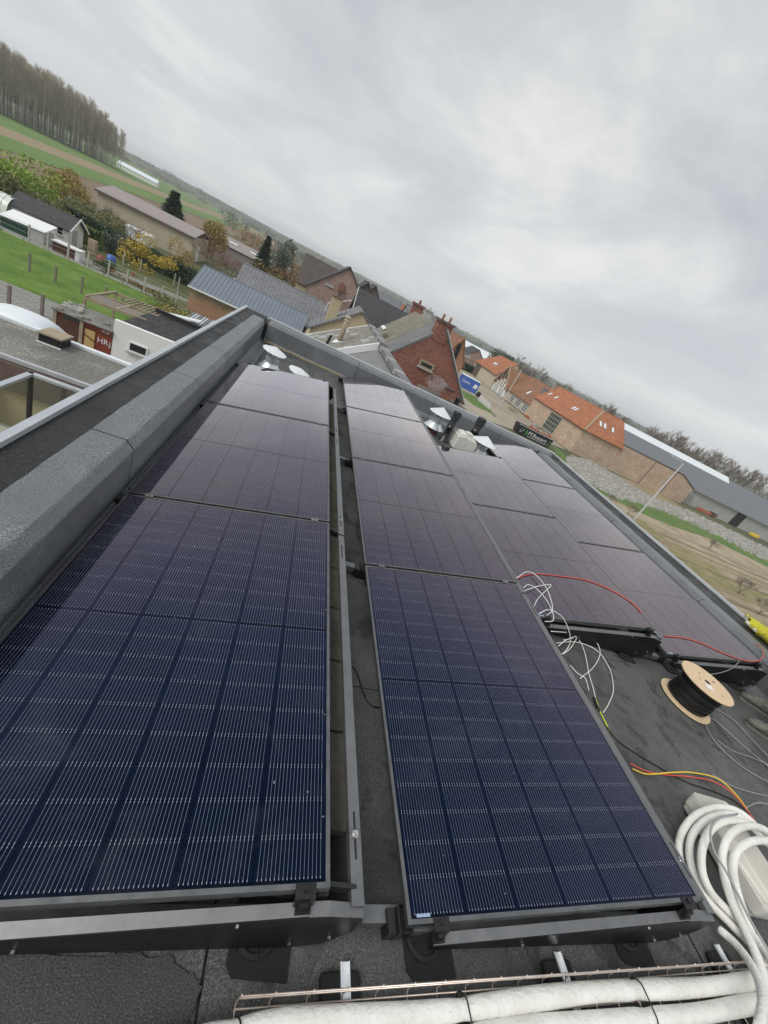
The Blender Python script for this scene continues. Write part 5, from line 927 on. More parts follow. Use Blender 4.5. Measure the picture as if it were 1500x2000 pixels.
# ---- skip, container, poles
def text(body, size, mat, parent, loc, rot, ext=0.004):
    cu = bpy.data.curves.new('lettering', 'FONT'); cu.body = body; cu.size = size; cu.extrude = ext; cu.align_x = 'CENTER'; cu.align_y = 'CENTER'; cu.resolution_u = 3
    o = bpy.data.objects.new('lettering', cu); COL.objects.link(o); dg = bpy.context.evaluated_depsgraph_get(); me = bpy.data.meshes.new_from_object(o.evaluated_get(dg)); bpy.data.objects.remove(o); me.materials.append(MATS[mat])
    return link('lettering', me, parent, Vector(loc) - org(parent), rot)
T = thing('waste_skip', (46.8, 72, G), 'black waste skip with white lettering and green plant marks by the barn', 'skip')
A, B = Vector((43.0, 71.3, G)), Vector((50.4, 70.6, G)); sk = (B - A).normalized(); sn = Vector((-sk.y, sk.x, 0)); Ls = (B - A).length
m = MB(); hgt = 1.75
for o0, o1 in ((A, B), (A + sn * 2.2, B + sn * 2.2)): m.prism([o0, o1, o1 + sk * .35 + Vector((0, 0, hgt)), o0 - sk * .35 + Vector((0, 0, hgt))], (0, 0, 0), sn * .08)
m.prism([A, A + sn * 2.2, A + sn * 2.2 - sk * .35 + Vector((0, 0, hgt)), A - sk * .35 + Vector((0, 0, hgt))], (0, 0, 0), sk * .08); m.prism([B, B + sn * 2.2, B + sn * 2.2 + sk * .35 + Vector((0, 0, hgt)), B + sk * .35 + Vector((0, 0, hgt))], (0, 0, 0), -sk * .08); m.prism([A, B, B + sn * 2.2, A + sn * 2.2], (0, 0, .1), (0, 0, .2)); m.build('body', MATS['black_paint'], T)
m = MB()
for o0, o1 in ((A, B), (A + sn * 2.28, B + sn * 2.28)): m.beam(o0 - sk * .4 + Vector((0, 0, hgt + .06)), o1 + sk * .4 + Vector((0, 0, hgt + .06)), .16, .12)
m.build('rim', MATS['galvanised'], T)
rz = math.atan2(sk.y, sk.x); rot = (math.pi / 2, 0, rz); fpt = lambda t, z: A + sk * (Ls * t) - sn * .03 + Vector((0, 0, z))
text('Bossert', 1.05, 'print_white', T, fpt(.66, .92), rot); text('M', 1.15, 'print_white', T, fpt(.355, .95), rot)
m = MB(); m.prism([fpt(.3, .3), fpt(.9, .3), fpt(.9, .38), fpt(.3, .38)], (0, 0, 0), -sn * .01); m.build('printed_line', MATS['print_white'], T)
for k in range(5): m = MB(); t0 = [.235, .25, .225, .955, .975][k]; z0 = [.5, .9, 1.2, .5, 1.1][k]; m.prism([fpt(t0, z0 - .25), fpt(t0 + .02, z0), fpt(t0, z0 + .3), fpt(t0 - .022, z0)], (0, 0, 0), -sn * .012); m.build('printed_leaf', MATS['print_green'], T)
text('+\n32', .5, 'print_white', T, fpt(.07, .95), rot); text('ll', .6, 'print_white', T, fpt(.14, 1.0), rot)
m = MB(); random.seed(5)
for k in range(26): p = fpt(random.uniform(.3, .98), hgt + random.uniform(-.2, .35)) + sn * random.uniform(.4, 1.9); d = Vector((random.uniform(-1, 1), random.uniform(-1, 1), random.uniform(-.2, .4))).normalized() * random.uniform(.3, .9); m.beam(p - d, p + d, random.uniform(.1, .3), random.uniform(.05, .2))
solo(m, 'rubble', MATS['terracotta'], 'heap of broken boards and rubble filling the black skip', 'rubble', kind='stuff')
p0 = PZ(*c(5, 225, 505), G); p1 = PZ(*c(5, 303, 545), G); p2 = PZ(*c(5, 338, 525), G)
T = thing('site_container', ((p0.x + p1.x) / 2, p0.y, G), 'bright blue site container with white logos by the farm drive', 'container')
A = Vector((38.6, 100.5, G)); sk = Vector((1, -.25, 0)).normalized(); sn = Vector((.25, 1, 0)).normalized()
m = MB(); m.prism([A, A + sk * 5.2, A + sk * 5.2 + sn * 2.6, A + sn * 2.6], (0, 0, 0), (0, 0, 2.9)); m.build('body', MATS['blue_paint'], T, bevel=.06)
m = MB(); m.prism([A - sn * .05, A + sk * 5.2 - sn * .05, A + sk * 5.2 + sn * 2.65, A + sn * 2.65], (0, 0, 0), (0, 0, .1)); [m.v.__setitem__(i, (v[0], v[1], v[2] + 2.9)) for i, v in enumerate(m.v)]; m.build('roof', MATS['white_sheet'], T)
m = MB(); m.prism([A + sk * 3.2 - sn * .04, A + sk * 3.35 - sn * .04, A + sk * 3.35 - sn * .04 + Vector((0, 0, 2.8)), A + sk * 3.2 - sn * .04 + Vector((0, 0, 2.8))], (0, 0, 0), sn * .02); m.build('corner_post', MATS['blue_paint'], T)
rz = math.atan2(sk.y, sk.x); text('Cevin', 1.0, 'print_white', T, A + sk * 1.7 - sn * .05 + Vector((0, 0, 1.7)), (math.pi / 2, 0, rz))
m = MB(); q = A + sk * 3.8 - sn * .05 + Vector((0, 0, 1.1)); m.prism([q, q + sk * .95, q + sk * 1.1 + Vector((0, 0, .95)), q + sk * .15 + Vector((0, 0, 1.0))], (0, 0, 0), sn * .02); m.build('logo_panel', MATS['print_white'], T)
T = thing('yard_fence', (36, 78, G), 'small white slatted fence on the grass verge of the farm yard', 'fence')
fa, fb = PZ(*c(5, 352, 610), G), PZ(*c(5, 425, 672), G)
for k in range(9):
    p = fa.lerp(fb, k / 8); m = MB(); m.box(p - Vector((.08, .08, 0)), p + Vector((.08, .08, 1.3))); m.build('slat', MATS['white_paint'], T)
for z in (.4, 1.0): m = MB(); m.beam(fa + Vector((0, 0, z)), fb + Vector((0, 0, z)), .06, .12); m.build('rail', MATS['white_paint'], T)
for i, (u, v, mt, lab) in enumerate([(345, 580, 'black_paint', 'black barrel beside the small white fence'), (705, 735, 'terracotta', 'red brick pile at the foot of the farmhouse windows'), (770, 800, 'stone_rubble', 'heap of pale stones at the barn corner'), (590, 680, 'timber', 'planks stacked before the farmhouse')]):
    p = PZ(*c(5, u, v), G); m = MB(); random.seed(60 + i)
    if i == 0: m.lathe([(.001, 0), (.5, 0), (.55, .6), (.5, 1.2), (.001, 1.2)], p, 12)
    else:
        for k in range(12): q = p + Vector((random.uniform(-1, 1), random.uniform(-1.2, 1.2), random.uniform(0, .25))); m.box(q, q + Vector((random.uniform(.3, 1), random.uniform(.2, .9), random.uniform(.2, .5))))
    solo(m, 'yard_clutter', MATS[mt], lab, 'barrel' if i == 0 else 'pile', bevel=.03)
def lamp(base, H, arm, label, name='street_lamp', r=0.09):
    T = thing(name, base, label, 'lamp post' if arm else 'pole'); b = Vector(base)
    m = MB(); m.tube([b, b + Vector((0, 0, 1.2)), b + Vector((0, 0, 1.25)), b + Vector((0, 0, H))], [r * 1.35, r * 1.3, r, r * .55], 12); m.build('post', MATS['grey_wall'], T, smooth=True)
    if arm:
        a = Vector(arm); m = MB(); m.beam(b + Vector((0, 0, H - .05)), b + Vector((0, 0, H + .12)) + a * .5, .08, .08); m.build('arm', MATS['grey_wall'], T); m = MB(); q = b + Vector((0, 0, H + .12)) + a * .4; m.beam(q, q + a, .30, .12); lo = m.build('lamp_head', MATS['silver_trim'], T, bevel=.02)
        m = MB(); m.beam(q + a * .15 - Vector((0, 0, .065)), q + a * .9 - Vector((0, 0, .065)), .22, .01); m.build('lens', MATS['white_sheet'], lo)
lt = PY(1335, 905, 42.0); lamp((lt.x, 42, G), lt.z - G, (-1.25, .45, 0.02), 'tall grey street lamp rising in front of the grey shed roof', r=.13)
p = PZ(*c(5, 465, 725), G); d = PY(*c(5, 655, 380), p.y); lamp((p.x, p.y, G), d.z - G, None, 'slim white flagpole in the farm yard before the open gable', 'flagpole', .10)
# ------------------------------------------------------------------ left side: low flat roof, terrace railing, sheds
T = thing('low_flat_roof', (-7, 13.6, G), 'lower flat-roofed extension with weathered grey felt and silver edge trim', 'extension')
m = MB(); m.box((-16, 12.4, G), (-2.4, 14.9, -4.08)); m.build('wall', MATS['beige_render'], T)
m = MB(); m.box((-16, 12.42, -4.078), (-2.4, 14.88, -4.0)); m.build('roof_deck', MATS['old_felt'], T)
for k in range(7): m = MB(); m.box((-16 + k * 1.94, 12.46, -3.999), (-16 + k * 1.94 + 1.93, 14.84, -3.994 + .002 * (k % 2))); m.build('felt_sheet', MATS['old_felt'], T)
m = MB(); m.box((-16, 14.84, -4.15), (-2.4, 15.02, -3.90)); m.build('edge_trim', MATS['white_sheet'], T, bevel=.01)
m = MB(); m.box((-16, 12.33, -4.10), (-2.4, 12.43, -3.965)); m.build('near_trim', MATS['silver_trim'], T, bevel=.01)
m = MB(); m.box((-16, 12.25, -4.9), (-2.4, 12.33, -4.12)); m.build('fascia', MATS['dark_timber'], T)
T2 = thing('vent_box', (-6.85, 14.3, -4), 'black box chimney with wooden top on the lower flat roof', 'chimney')
p0 = cy_(7, 355, 330, 14.45); m = MB(); m.box((-7.12, 14.15, -4.0), (-6.55, 14.75, -3.72)); m.build('box', MATS['black_paint'], T2); m = MB(); m.box((-7.15, 14.1, -3.717), (-6.5, 14.8, -3.67)); m.build('cap', MATS['timber'], T2); m = MB(); m.box((-7.16, 14.1, -3.99), (-6.52, 14.15, -3.965)); m.build('base_trim', MATS['white_paint'], T2)
# vaulted white cover beyond its edge
T2 = thing('vaulted_cover', (-8.62, 16.1, G), 'white vaulted plastic cover behind the silver trim of the lower roof', 'cover')
m = MB(); vs = []; ns = 24; ny = 12
for i in range(ns + 1):
    for j in range(ny + 1):
        fx, fy = i / ns * 2 - 1, j / ny * 2 - 1; h = max(0, (1 - abs(fx) ** 2.6) * (1 - abs(fy) ** 2.6)) ** .5; vs.append((-8.62 + .98 * fx, 16.1 + .72 * fy, -4.38 + .44 * h))
m.add(vs, [(i * (ny + 1) + k, i * (ny + 1) + k + 1, (i + 1) * (ny + 1) + k + 1, (i + 1) * (ny + 1) + k) for i in range(ns) for k in range(ny)]); m.build('vault', MATS['white_sheet'], T2, smooth=True)
m = MB(); m.box((-9.64, 15.35, G), (-7.6, 16.85, -4.385)); m.build('base', MATS['grey_wall'], T2)
# terrace with glass railing
T2 = thing('terrace', (-3.4, 6.5, G), 'lower terrace of pale tiles beside the building', 'terrace'); m = MB(); m.box((-9, 2, -3.4), (-1.06, 7.7, -3.15)); m.build('slab', MATS['concrete'], T2); m = MB(); m.box((-14, 7.75, G), (-1.06, 12.2, -6.2)); m.build('court_floor', MATS['beige_wall'], T2); m = MB(); m.box((-5.6, 11.9, -6.19), (-4.9, 12.32, -4.9)); m.build('brick_pier', MATS['orange_brick'], T2); m = MB(); m.box((-9, 11.9, -6.19), (-7.2, 12.32, -4.9)); m.build('brick_pier', MATS['orange_brick'], T2)
m = MB(); m.box((-8.9, 2.4, -3.148), (-3.95, 7.6, -3.14)); m.build('tile_floor', MATS['beige_wall'], T2)
T2 = thing('glass_railing', (-3.9, 7.6, -3.15), 'dark framed glass railing along the lower terrace edge', 'railing')
glass = NT('clear_glass'); glass.set(Roughness=0.02, IOR=1.45); glass.b.inputs['Base Color'].default_value = (0.75, 0.86, 0.84, 1); glass.b.inputs['Transmission Weight'].default_value = 1.0
tr = glass.N.new('ShaderNodeBsdfTransparent'); tr.inputs[0].default_value = (.86, .92, .90, 1); gs = glass.N.new('ShaderNodeBsdfGlossy'); gs.inputs['Roughness'].default_value = .02; fr_ = glass.N.new('ShaderNodeFresnel'); ms = glass.N.new('ShaderNodeMixShader'); lw_ = glass.N.new('ShaderNodeLayerWeight'); lw_.inputs[0].default_value = .5; glass.L.new(glass.ramp(lw_.outputs['Facing'], [(0.0, .04), (.6, .10), (.85, .4), (1.0, .9)]), ms.inputs[0]); glass.L.new(tr.outputs[0], ms.inputs[1]); glass.L.new(gs.outputs[0], ms.inputs[2]); glass.L.new(ms.outputs[0], glass.out.inputs[0])
K = Vector((-3.92, 7.63, -2.0)); E1 = Vector((-3.92, 3.2, -2.0)); E2 = Vector((-1.1, 7.63, -2.0))
for a, b in ((K, E1), (K, E2)):
    m = MB(); m.beam(a + (a - b).normalized() * .04, b, .09, .05); m.build('top_rail', MATS['silver_trim'], T2, bevel=.005)
    d = (b - a).normalized(); ln = (b - a).length; n = 4 if ln > 4 else 3
    for k in range(n + 1):
        if k == 0 and b is E2: continue
        p = a + d * (ln * k / n); m = MB(); m.box(p + Vector((-.03, -.03, -1.15)), p + Vector((.03, .03, -.026))); m.build('post', MATS['black_paint'], T2)
    for k in range(n):
        p, q = a + d * (ln * k / n + .05), a + d * (ln * (k + 1) / n - .05); m = MB(); m.beam(p - Vector((0, 0, .58)), q - Vector((0, 0, .58)), .012, 1.05); m.build('glass_pane', MATS['clear_glass'], T2)
# sheds beyond
Ys = 28.0
T = thing('white_outbuilding', (-8.6, 31, G), 'white rendered outbuilding with a small dark window and black felt roof', 'outbuilding')
a, b = cy_(7, 840, 240, Ys), cy_(7, 1290, 400, Ys); xr = -4.6
wall_prism(T, [(a.x, Ys, G), (xr, Ys, G), (xr, Ys, b.z - .1), (a.x, Ys, a.z)], (0, .3, 0), 'white_wall')
wall_prism(T, [(a.x + .02, Ys + .3, G), (xr, Ys + .3, G), (xr, Ys + .3, b.z - .5), (a.x + .02, Ys + .3, a.z - .35)], (0, 6.2, 0), 'grey_wall', 'rear_wall')
slab(T, [(a.x + .04, Ys + .31, a.z - .33), (xr, Ys + .31, b.z - .48), (xr, Ys + 6.4, b.z - .4), (a.x + .04, Ys + 6.4, a.z - .25)], .1, 'smooth_felt', 'roof'); m = MB(); m.beam((a.x + .1, Ys + 6.5, a.z - .05), (xr, Ys + 6.5, b.z - .2), .25, .3); m.build('roof_kerb', MATS['smooth_felt'], T)
window(T, cy_(7, 948, 395, Ys - .02), cy_(7, 1075, 520, Ys - .02), 'y', 1, 1, 'white_paint', 'dark_glass', .08)
slab(T, [(-8.8, Ys + 7.0, -6.9), (-4, Ys + 7.0, -6.9), (-4, Ys + 11, -6.6), (-8.8, Ys + 11, -6.6)], .05, 'slate_grey', 'corrugated_roof')
for k in range(22): m = MB(); m.box((-8.8 + k * .22, Ys + 7.0, -6.84), (-8.8 + k * .22 + .1, Ys + 7.02, -6.78)); m.prism([(-8.8 + k * .22, Ys + 7.0, -6.85), (-8.7 + k * .22, Ys + 7.0, -6.85), (-8.7 + k * .22, Ys + 11, -6.55), (-8.8 + k * .22, Ys + 11, -6.55)], (0, 0, 0), (0, 0, .06)); m.build('corrugation', MATS['galvanised' if k % 3 else 'slate_grey'], T)
m = MB(); m.prism([(-10.2, 36.0, -7.0), (-7.6, 36.0, -6.5), (-7.6, 36.8, -6.5), (-10.2, 36.8, -7.0)], (0, 0, 0), (0, 0, .12)); solo(m, 'roof_panel', MATS['white_sheet'], 'white roof sheet leaning behind the white outbuilding', 'roof sheet')
T = thing('shipping_container', (-11.8, 29.2, G), 'rusty red shipping container with white letters HR, its left half brown', 'container')
p0, p1, p2, p3 = cy_(7, 405, 225, Ys), cy_(7, 600, 300, Ys), cy_(7, 620, 300, Ys), cy_(7, 832, 335, Ys)
zt = p3.z; xs = [p0.x, p1.x, p2.x, p3.x]
m = MB(); m.box((xs[0], Ys, G), (xs[3], Ys + 2.4, zt - .02)); m.build('body', MATS['red_paint'], T)
m = MB(); m.box((xs[0] + .1, Ys - .06, G), (xs[1] - .06, Ys - .002, zt - .30)); m.build('brown_door', MATS['brown_paint'], T)
m = MB(); m.box((xs[0] + .35, Ys - .05, zt - .26), (xs[1] - .1, Ys - .002, zt - .06)); m.build('window_strip', MATS['green_glass'], T)
for x in (xs[0], xs[1]): m = MB(); m.box((x - .09, Ys - .1, G), (x + .09, Ys - .002, zt - .03)); m.build('post', MATS['timber'], T)
m = MB(); m.box((xs[2] + .05, Ys - .05, zt - 1.5), (xs[2] + .58, Ys - .002, zt - .40)); m.build('tan_door', MATS['tan_paint'], T)
m = MB(); m.beam((xs[2] + .05, Ys - .06, zt - .72), (xs[2] + .58, Ys - .06, zt - .98), .05, .05); m.build('door_bar', MATS['brown_paint'], T)
m = MB(); m.box((xs[2], Ys - .04, zt - .36), (xs[3], Ys - .002, zt - .30)); m.build('header', MATS['brown_paint'], T)
text('HR', .46, 'print_white', T, (xs[2] + 1.02, Ys - .05, zt - .78), (math.pi / 2, 0, 0)); text('sudu', .19, 'print_white', T, (xs[2] + 1.42, Ys - .05, zt - .85), (math.pi / 2, math.pi / 2, 0)); text('16 03', .2, 'print_white', T, (xs[2] + 1.1, Ys - .05, zt - .17), (math.pi / 2, 0, 0))
m = MB(); m.box((xs[0] - .15, Ys - .18, zt), (xs[3] - .02, Ys + 2.5, zt + .07)); m.build('felt_roof', MATS['old_felt'], T)
for i, (u, v) in enumerate(((640, 235), (785, 275), (585, 225), (440, 165))):
    p = PZ(*c(7, u, v), zt + .1); m = MB(); m.box((p.x - .14, p.y - .12, zt + .071), (p.x + .14, p.y + .12, zt + .19)); solo(m, 'roof_block', MATS['concrete'], f'grey block weighing down the container roof, {ORD[i]} listed from the red end', 'block', 'blocks on the container roof', bevel=.02)
random.seed(9); m = MB()
for k in range(18): p = Vector((xs[0] + random.uniform(-.2, .9), Ys + random.uniform(.8, 2.3), zt + .12)); m.box(p - Vector((.14, .1, .05)), p + Vector((.14, .1, .05 + random.uniform(0, .08))))
solo(m, 'stone_pile', MATS['stone_rubble'], 'pile of loose grey stones on the left end of the container roof', 'stones', kind='stuff')
T = thing('timber_frame', (-12, 33.5, G), 'weathered timber frame with open rafters behind the container', 'timber frame')
X0, X1, Yt0, Yt1, zt2 = -13.3, -9.7, 31.2, 35.6, -6.85
for y in (Yt0, Yt1, (Yt0 + Yt1) / 2): m = MB(); m.beam((X0, y, zt2), (X1, y, zt2 + .2), .12, .16); m.build('beam', MATS['timber'], T)
for x in (X0, X1, (X0 + X1) / 2): m = MB(); m.beam((x, Yt0, zt2 + .1), (x, Yt1, zt2 + .1), .12, .16); m.build('beam', MATS['timber'], T)
for x in (X0, X1): 
    for y in (Yt0, Yt1): m = MB(); m.box((x - .06, y - .06, G), (x + .06, y + .06, zt2)); m.build('post', MATS['timber'], T)
for k in range(9): m = MB(); xx = X0 + 1.3 + k * .27; m.beam((xx, Yt0 + 2.2, zt2 + .18), (xx, Yt1, zt2 + .18), .05, .1); m.build('rafter', MATS['timber'], T)
for k in range(5): m = MB(); m.box((X0 + .1, Yt0 + .1 + k * .3, zt2 + .12), (X1 - .2, Yt0 + .38 + k * .3, zt2 + .15)); m.build('roof_board', MATS['old_timber'], T)
# ------------------------------------------------------------------ gardens: posts, fence, shed
def post_row(l, h, mat, w, group, txt, name='fence_post', yfix=None):
    for i, (u, v) in enumerate(l):
        p = PZ(u, v, G)
        if yfix: p.y = yfix
        m = MB(); m.box((p.x - w, p.y - w, G), (p.x + w, p.y + w, G + h * random.uniform(.95, 1.05))); solo(m, name, MATS[mat], f'{txt}, {ORD[i]} from the left', 'post', group, bevel=.015)
post_row([c(2, 168, 425), c(2, 330, 487), c(2, 487, 553), c(2, 637, 617), c(2, 782, 683), c(2, 922, 742), c(2, 1062, 795), c(2, 1198, 850), c(2, 1337, 882)], 1.62, 'concrete_post', .075, 'concrete posts of the garden fence', 'pale concrete post of the garden fence beyond the lawn', yfix=51.4)
post_row([c(2, 188, 640), c(2, 393, 720), c(2, 590, 800), c(2, 773, 870), c(2, 962, 905)], 1.35, 'old_timber', .07, 'wooden posts on the lawn', 'weathered wooden post standing in the lawn', yfix=41.5)
post_row([c(2, 66, 895), c(2, 306, 965)], 1.35, 'old_timber', .085, 'wooden posts on the paving', 'weathered wooden post on the grey paving')
post_row([c(2, 900, 590), c(2, 1025, 640), c(2, 1270, 745), c(2, 1300, 780)], 1.5, 'concrete_post', .06, 'posts among the hedge', 'thin grey post among the hedge and garden beds')
Tf = thing('garden_fence', (-20, 51.4, G), 'thin wire garden fence with concrete base boards beyond the lawn', 'fence')
for z in (.35, .8, 1.25, 1.55): m = MB(); m.tube([(-30, 51.4, G + z), (-12.2, 51.4, G + z)], .012, 4); m.build('wire', MATS['grey_wall'], Tf)
for k in range(10): m = MB(); m.box((-29.2 + k * 1.76, 51.36, G), (-29.2 + k * 1.76 + 1.68, 51.44, G + .24)); m.build('base_board', MATS['concrete_post'], Tf)
T = thing('garden_shed', (-29, 59, G), 'white garden shed with dark tiled roof in the far left garden', 'shed')
x0, x1, y0, y1 = -31.8, -26.6, 57.2, 60.6; ze, zr = -7.55, -6.45; ym = (y0 + y1) / 2
wall_prism(T, [(x0, y0, G), (x0, y1, G), (x0, y1, ze), (x0, ym, zr - .05), (x0, y0, ze)], (x1 - x0, 0, 0), 'white_wall')
for s, yy in ((-1, y0 - .35), (1, y1 + .35)): slab(T, [(x0 - .3, yy, ze - .22), (x1 + .4, yy, ze - .22), (x1 + .4, ym, zr), (x0 - .3, ym, zr)], .1, 'pantile_black', 'roof_slope')
m = MB(); m.beam((x1 + .42, y0 - .35, ze - .2), (x1 + .42, ym, zr + .05), .06, .2); m.beam((x1 + .42, y1 + .35, ze - .2), (x1 + .42, ym, zr + .05), .06, .2); m.build('barge_board', MATS['white_paint'], T)
window(T, (-27.6, y0 - .02, G + .9), (-27.0, y0 - .02, G + 1.7), 'y', 1, 2, 'white_paint', 'dark_glass', .06)
m = MB(); m.box((x1 + .005, 58.2, G), (x1 + .05, 59.2, G + 1.75)); m.build('door', MATS['grey_wall'], T)
for k in range(9): m = MB(); m.box((x0, y0 - .025, G + .02 + k * .2), (x1, y0 - .004, G + .2 + k * .2)); m.build('board', MATS['white_wall'], T)
T = thing('chicken_coop', (-28, 54.2, G), 'low white-roofed coop with green netting before the garden shed', 'coop'); m = MB(); m.prism([(-30.5, 53, G + 1.0), (-26.6, 53, G + 1.15), (-26.6, 55.2, G + 1.75), (-30.5, 55.2, G + 1.6)], (0, 0, 0), (0, 0, .06)); m.build('roof', MATS['white_paint'], T); m = MB(); m.box((-30.4, 53.1, G), (-28.2, 54.8, G + 1.0)); m.build('netting', MATS['green_net'], T); m = MB(); m.box((-27.9, 53.1, G), (-26.7, 54.9, G + 1.1)); m.build('hutch', MATS['grey_wall'], T)
T = thing('storage_box', (-24.5, 53, G), 'white-lidded brown garden box standing at the concrete fence', 'storage box'); m = MB(); m.box((-25.6, 52.4, G), (-23.6, 53.5, G + .95)); m.build('body', MATS['brown_paint'], T); m = MB(); m.box((-25.7, 52.3, G + .953), (-23.2, 53.6, G + 1.05)); m.build('lid', MATS['white_paint'], T); m = MB(); m.box((-23.595, 52.4, G), (-23.2, 53.5, G + .95)); m.build('end_panel', MATS['white_paint'], T)
T = thing('polytunnel', (-33, 58, G), 'small translucent polytunnel at the left edge beside the garden shed', 'polytunnel'); m = MB(); vs = []
for i in range(7):
    for k in range(9): a = math.pi * k / 8; vs.append((-35.5 + i * .62, 58 + 1.7 * math.cos(a), G + .2 + 2.1 * math.sin(a) ** .8 * (1 if True else 1)))
m.add(vs, [(i * 9 + k, i * 9 + k + 1, i * 9 + 10 + k, i * 9 + 9 + k) for i in range(6) for k in range(8)]); m.build('sheet', plain('poly_sheet', (.62, .68, .60), .3), T, smooth=True)
for i in range(7): m = MB(); m.tube([(-35.5 + i * .62, 58 + 1.72 * math.cos(math.pi * k / 10), G + .2 + 2.13 * math.sin(math.pi * k / 10) ** .8) for k in range(11)], .03, 5); m.build('hoop', MATS['white_paint'], T)
for i, (x, y, hh, w, mt, lab) in enumerate([(-22.6, 55.6, .95, .35, 'red_paint', 'red water butt beside the blue one in the garden'), (-22.0, 56.6, 1.25, .42, 'blue_paint', 'blue plastic water butt in the garden')]):
    m = MB(); m.lathe([(.001, 0), (w * .85, 0), (w, hh * .5), (w * .92, hh), (.001, hh)], (x, y, G + .03), 14); solo(m, 'water_butt', MATS[mt], lab, 'water butt', smooth=True)
m = MB(); m.lathe([(.5, 0), (.6, .25), (.45, .3), (.4, .1), (.001, .1)], (-21.6, 55.2, G + .03), 14); solo(m, 'fire_bowl', MATS['terracotta'], 'round rusty fire bowl near the water butts', 'fire bowl')
m = MB(); m.lathe([(.001, 0), (.16, 0), (.2, .4), (.001, .42)], (-20.0, 57.5, G + .03), 10); solo(m, 'flower_pot', MATS['terracotta'], 'terracotta flower pot on the garden grass', 'flower pot')
m = MB(); m.box((-25.1, 58.2, G), (-24.2, 58.6, G + 1.7)); m.box((-25.0, 58.15, G + .2), (-24.3, 58.2, G + 1.5)); solo(m, 'pallet_screen', MATS['timber'], 'upright wooden pallet screen beside the garden shed', 'screen', bevel=.02)
m = MB(); m.box((-3.5, 72, G + .4), (-2.2, 75.5, G + 1.3)); m.box((-3.4, 72.8, G + 1.3), (-2.3, 74.8, G + 1.9)); car = thing('parked_car', (-7.6, 74, G), 'small dark parked car behind the pantiled barn', 'car')
cx0 = PY(*c(3, 640, 690), 74).x; cz0 = PY(*c(3, 640, 690), 74).z
m = MB(); m.box((cx0 - 1.0, 73, cz0 - 1.0), (cx0 + 1.0, 77, cz0 + .05)); m.build('body', MATS['black_paint'], car, bevel=.2); m = MB(); m.prism([(cx0 - .85, 73.8, cz0 + .04), (cx0 + .85, 73.8, cz0 + .04), (cx0 + .7, 74.3, cz0 + .7), (cx0 - .7, 74.3, cz0 + .7)], (0, 0, 0), (0, 2, 0)); m.build('cabin', MATS['dark_glass'], car, bevel=.1)
for sx_ in (-1, 1): m = MB(); m.box((cx0 + sx_ * .7 - .15, 72.97, cz0 - .35), (cx0 + sx_ * .7 + .15, 73.02, cz0 - .2)); m.build('headlight', MATS['print_white'], car); m = MB(); m.lathe([(.001, -.1), (.32, -.1), (.32, .1), (.001, .1)], (cx0 + sx_ * .95, 73.8, cz0 - .95), 14, M=Matrix.Rotation(math.pi / 2, 4, 'Y')); m.build('wheel', MATS['rubber'], car)
m = MB(); m.box((cx0 - 1.1, 72.6, G), (cx0 + 1.1, 77.4, cz0 - 1.27)); solo(m, 'parking_deck', MATS['concrete'], 'raised parking deck under the dark car', 'deck')
# rubble band before the barn wall
random.seed(21); m = MB(); n_rocks = 0
while n_rocks < 5200:
    u, v = random.uniform(1108, 1510), random.uniform(890, 1110); cx = (u - 1100) * 3.75; cyv = (v - 700) * 3.75
    fi = min(7.99, max(0, cx) / 187.5); i0 = int(fi); ff = fi - i0; UPL = [745, 770, 880, 1000, 1085, 1150, 1240, 1330, 1420]; LOL = [770, 900, 1010, 1055, 1120, 1200, 1290, 1390, 1480]
    up = 700 + (UPL[i0] * (1 - ff) + UPL[i0 + 1] * ff) / 3.75; lo2 = 700 + (LOL[i0] * (1 - ff) + LOL[i0 + 1] * ff) / 3.75
    if not (up - 6 < v < lo2 + random.uniform(-4, 4)): continue
    p = PZ(u, v, G); s = random.uniform(.12, .38); q = [Vector((random.uniform(-1, 1), random.uniform(-1, 1), random.uniform(.1, .9))) * s for _ in range(4)]
    p.z = G + .03; b = [Vector((-s, -s * .8, 0)), Vector((s, -s * .7, 0)), Vector((s * .8, s, 0)), Vector((-s * .9, s * .8, 0))]; t2 = [x * .6 + Vector((random.uniform(-.05, .05), 0, s * random.uniform(.6, 1.3))) for x in b]
    m.add([p + x for x in b + t2], [(4, 5, 6, 7), (0, 1, 5, 4), (1, 2, 6, 5), (2, 3, 7, 6), (3, 0, 4, 7)]); n_rocks += 1
o = m.build('rubble_stones', MATS['stone_rubble'], None); tag(o, 'band of loose grey rubble stones along the foot of the beige wall', 'stones', kind='stuff')
# ================================================================== plants
def leafmat(name, a, b, d=None, rough=.8, tr=0.25):
    t = NT(name); g = t.noise(t.vec('World'), 1.1, 3); r = t.noise(t.vec('World'), 14, 2); k = t.math('ADD', t.math('MULTIPLY', g, .5), t.math('MULTIPLY', r, .5))
    t.color(t.ramp(k, [(0.36, a), (0.64, b)])); t.rough(rough); return t.m
leafmat('leaf_green', (0.054, 0.093, 0.025), (0.132, 0.194, 0.054)); leafmat('leaf_dark', (0.019, 0.043, 0.022), (0.054, 0.093, 0.043)); leafmat('leaf_yellow', (0.31, 0.232, 0.039), (0.651, 0.512, 0.093)); leafmat('leaf_ochre', (0.248, 0.178, 0.054), (0.419, 0.326, 0.109)); leafmat('leaf_rust', (0.202, 0.116, 0.054), (0.341, 0.217, 0.109)); leafmat('leaf_olive', (0.116, 0.132, 0.054), (0.232, 0.24, 0.093)); leafmat('leaf_blue', (0.078, 0.101, 0.078), (0.139, 0.163, 0.124)); leafmat('lime_grass', (0.202, 0.31, 0.046), (0.326, 0.449, 0.078))
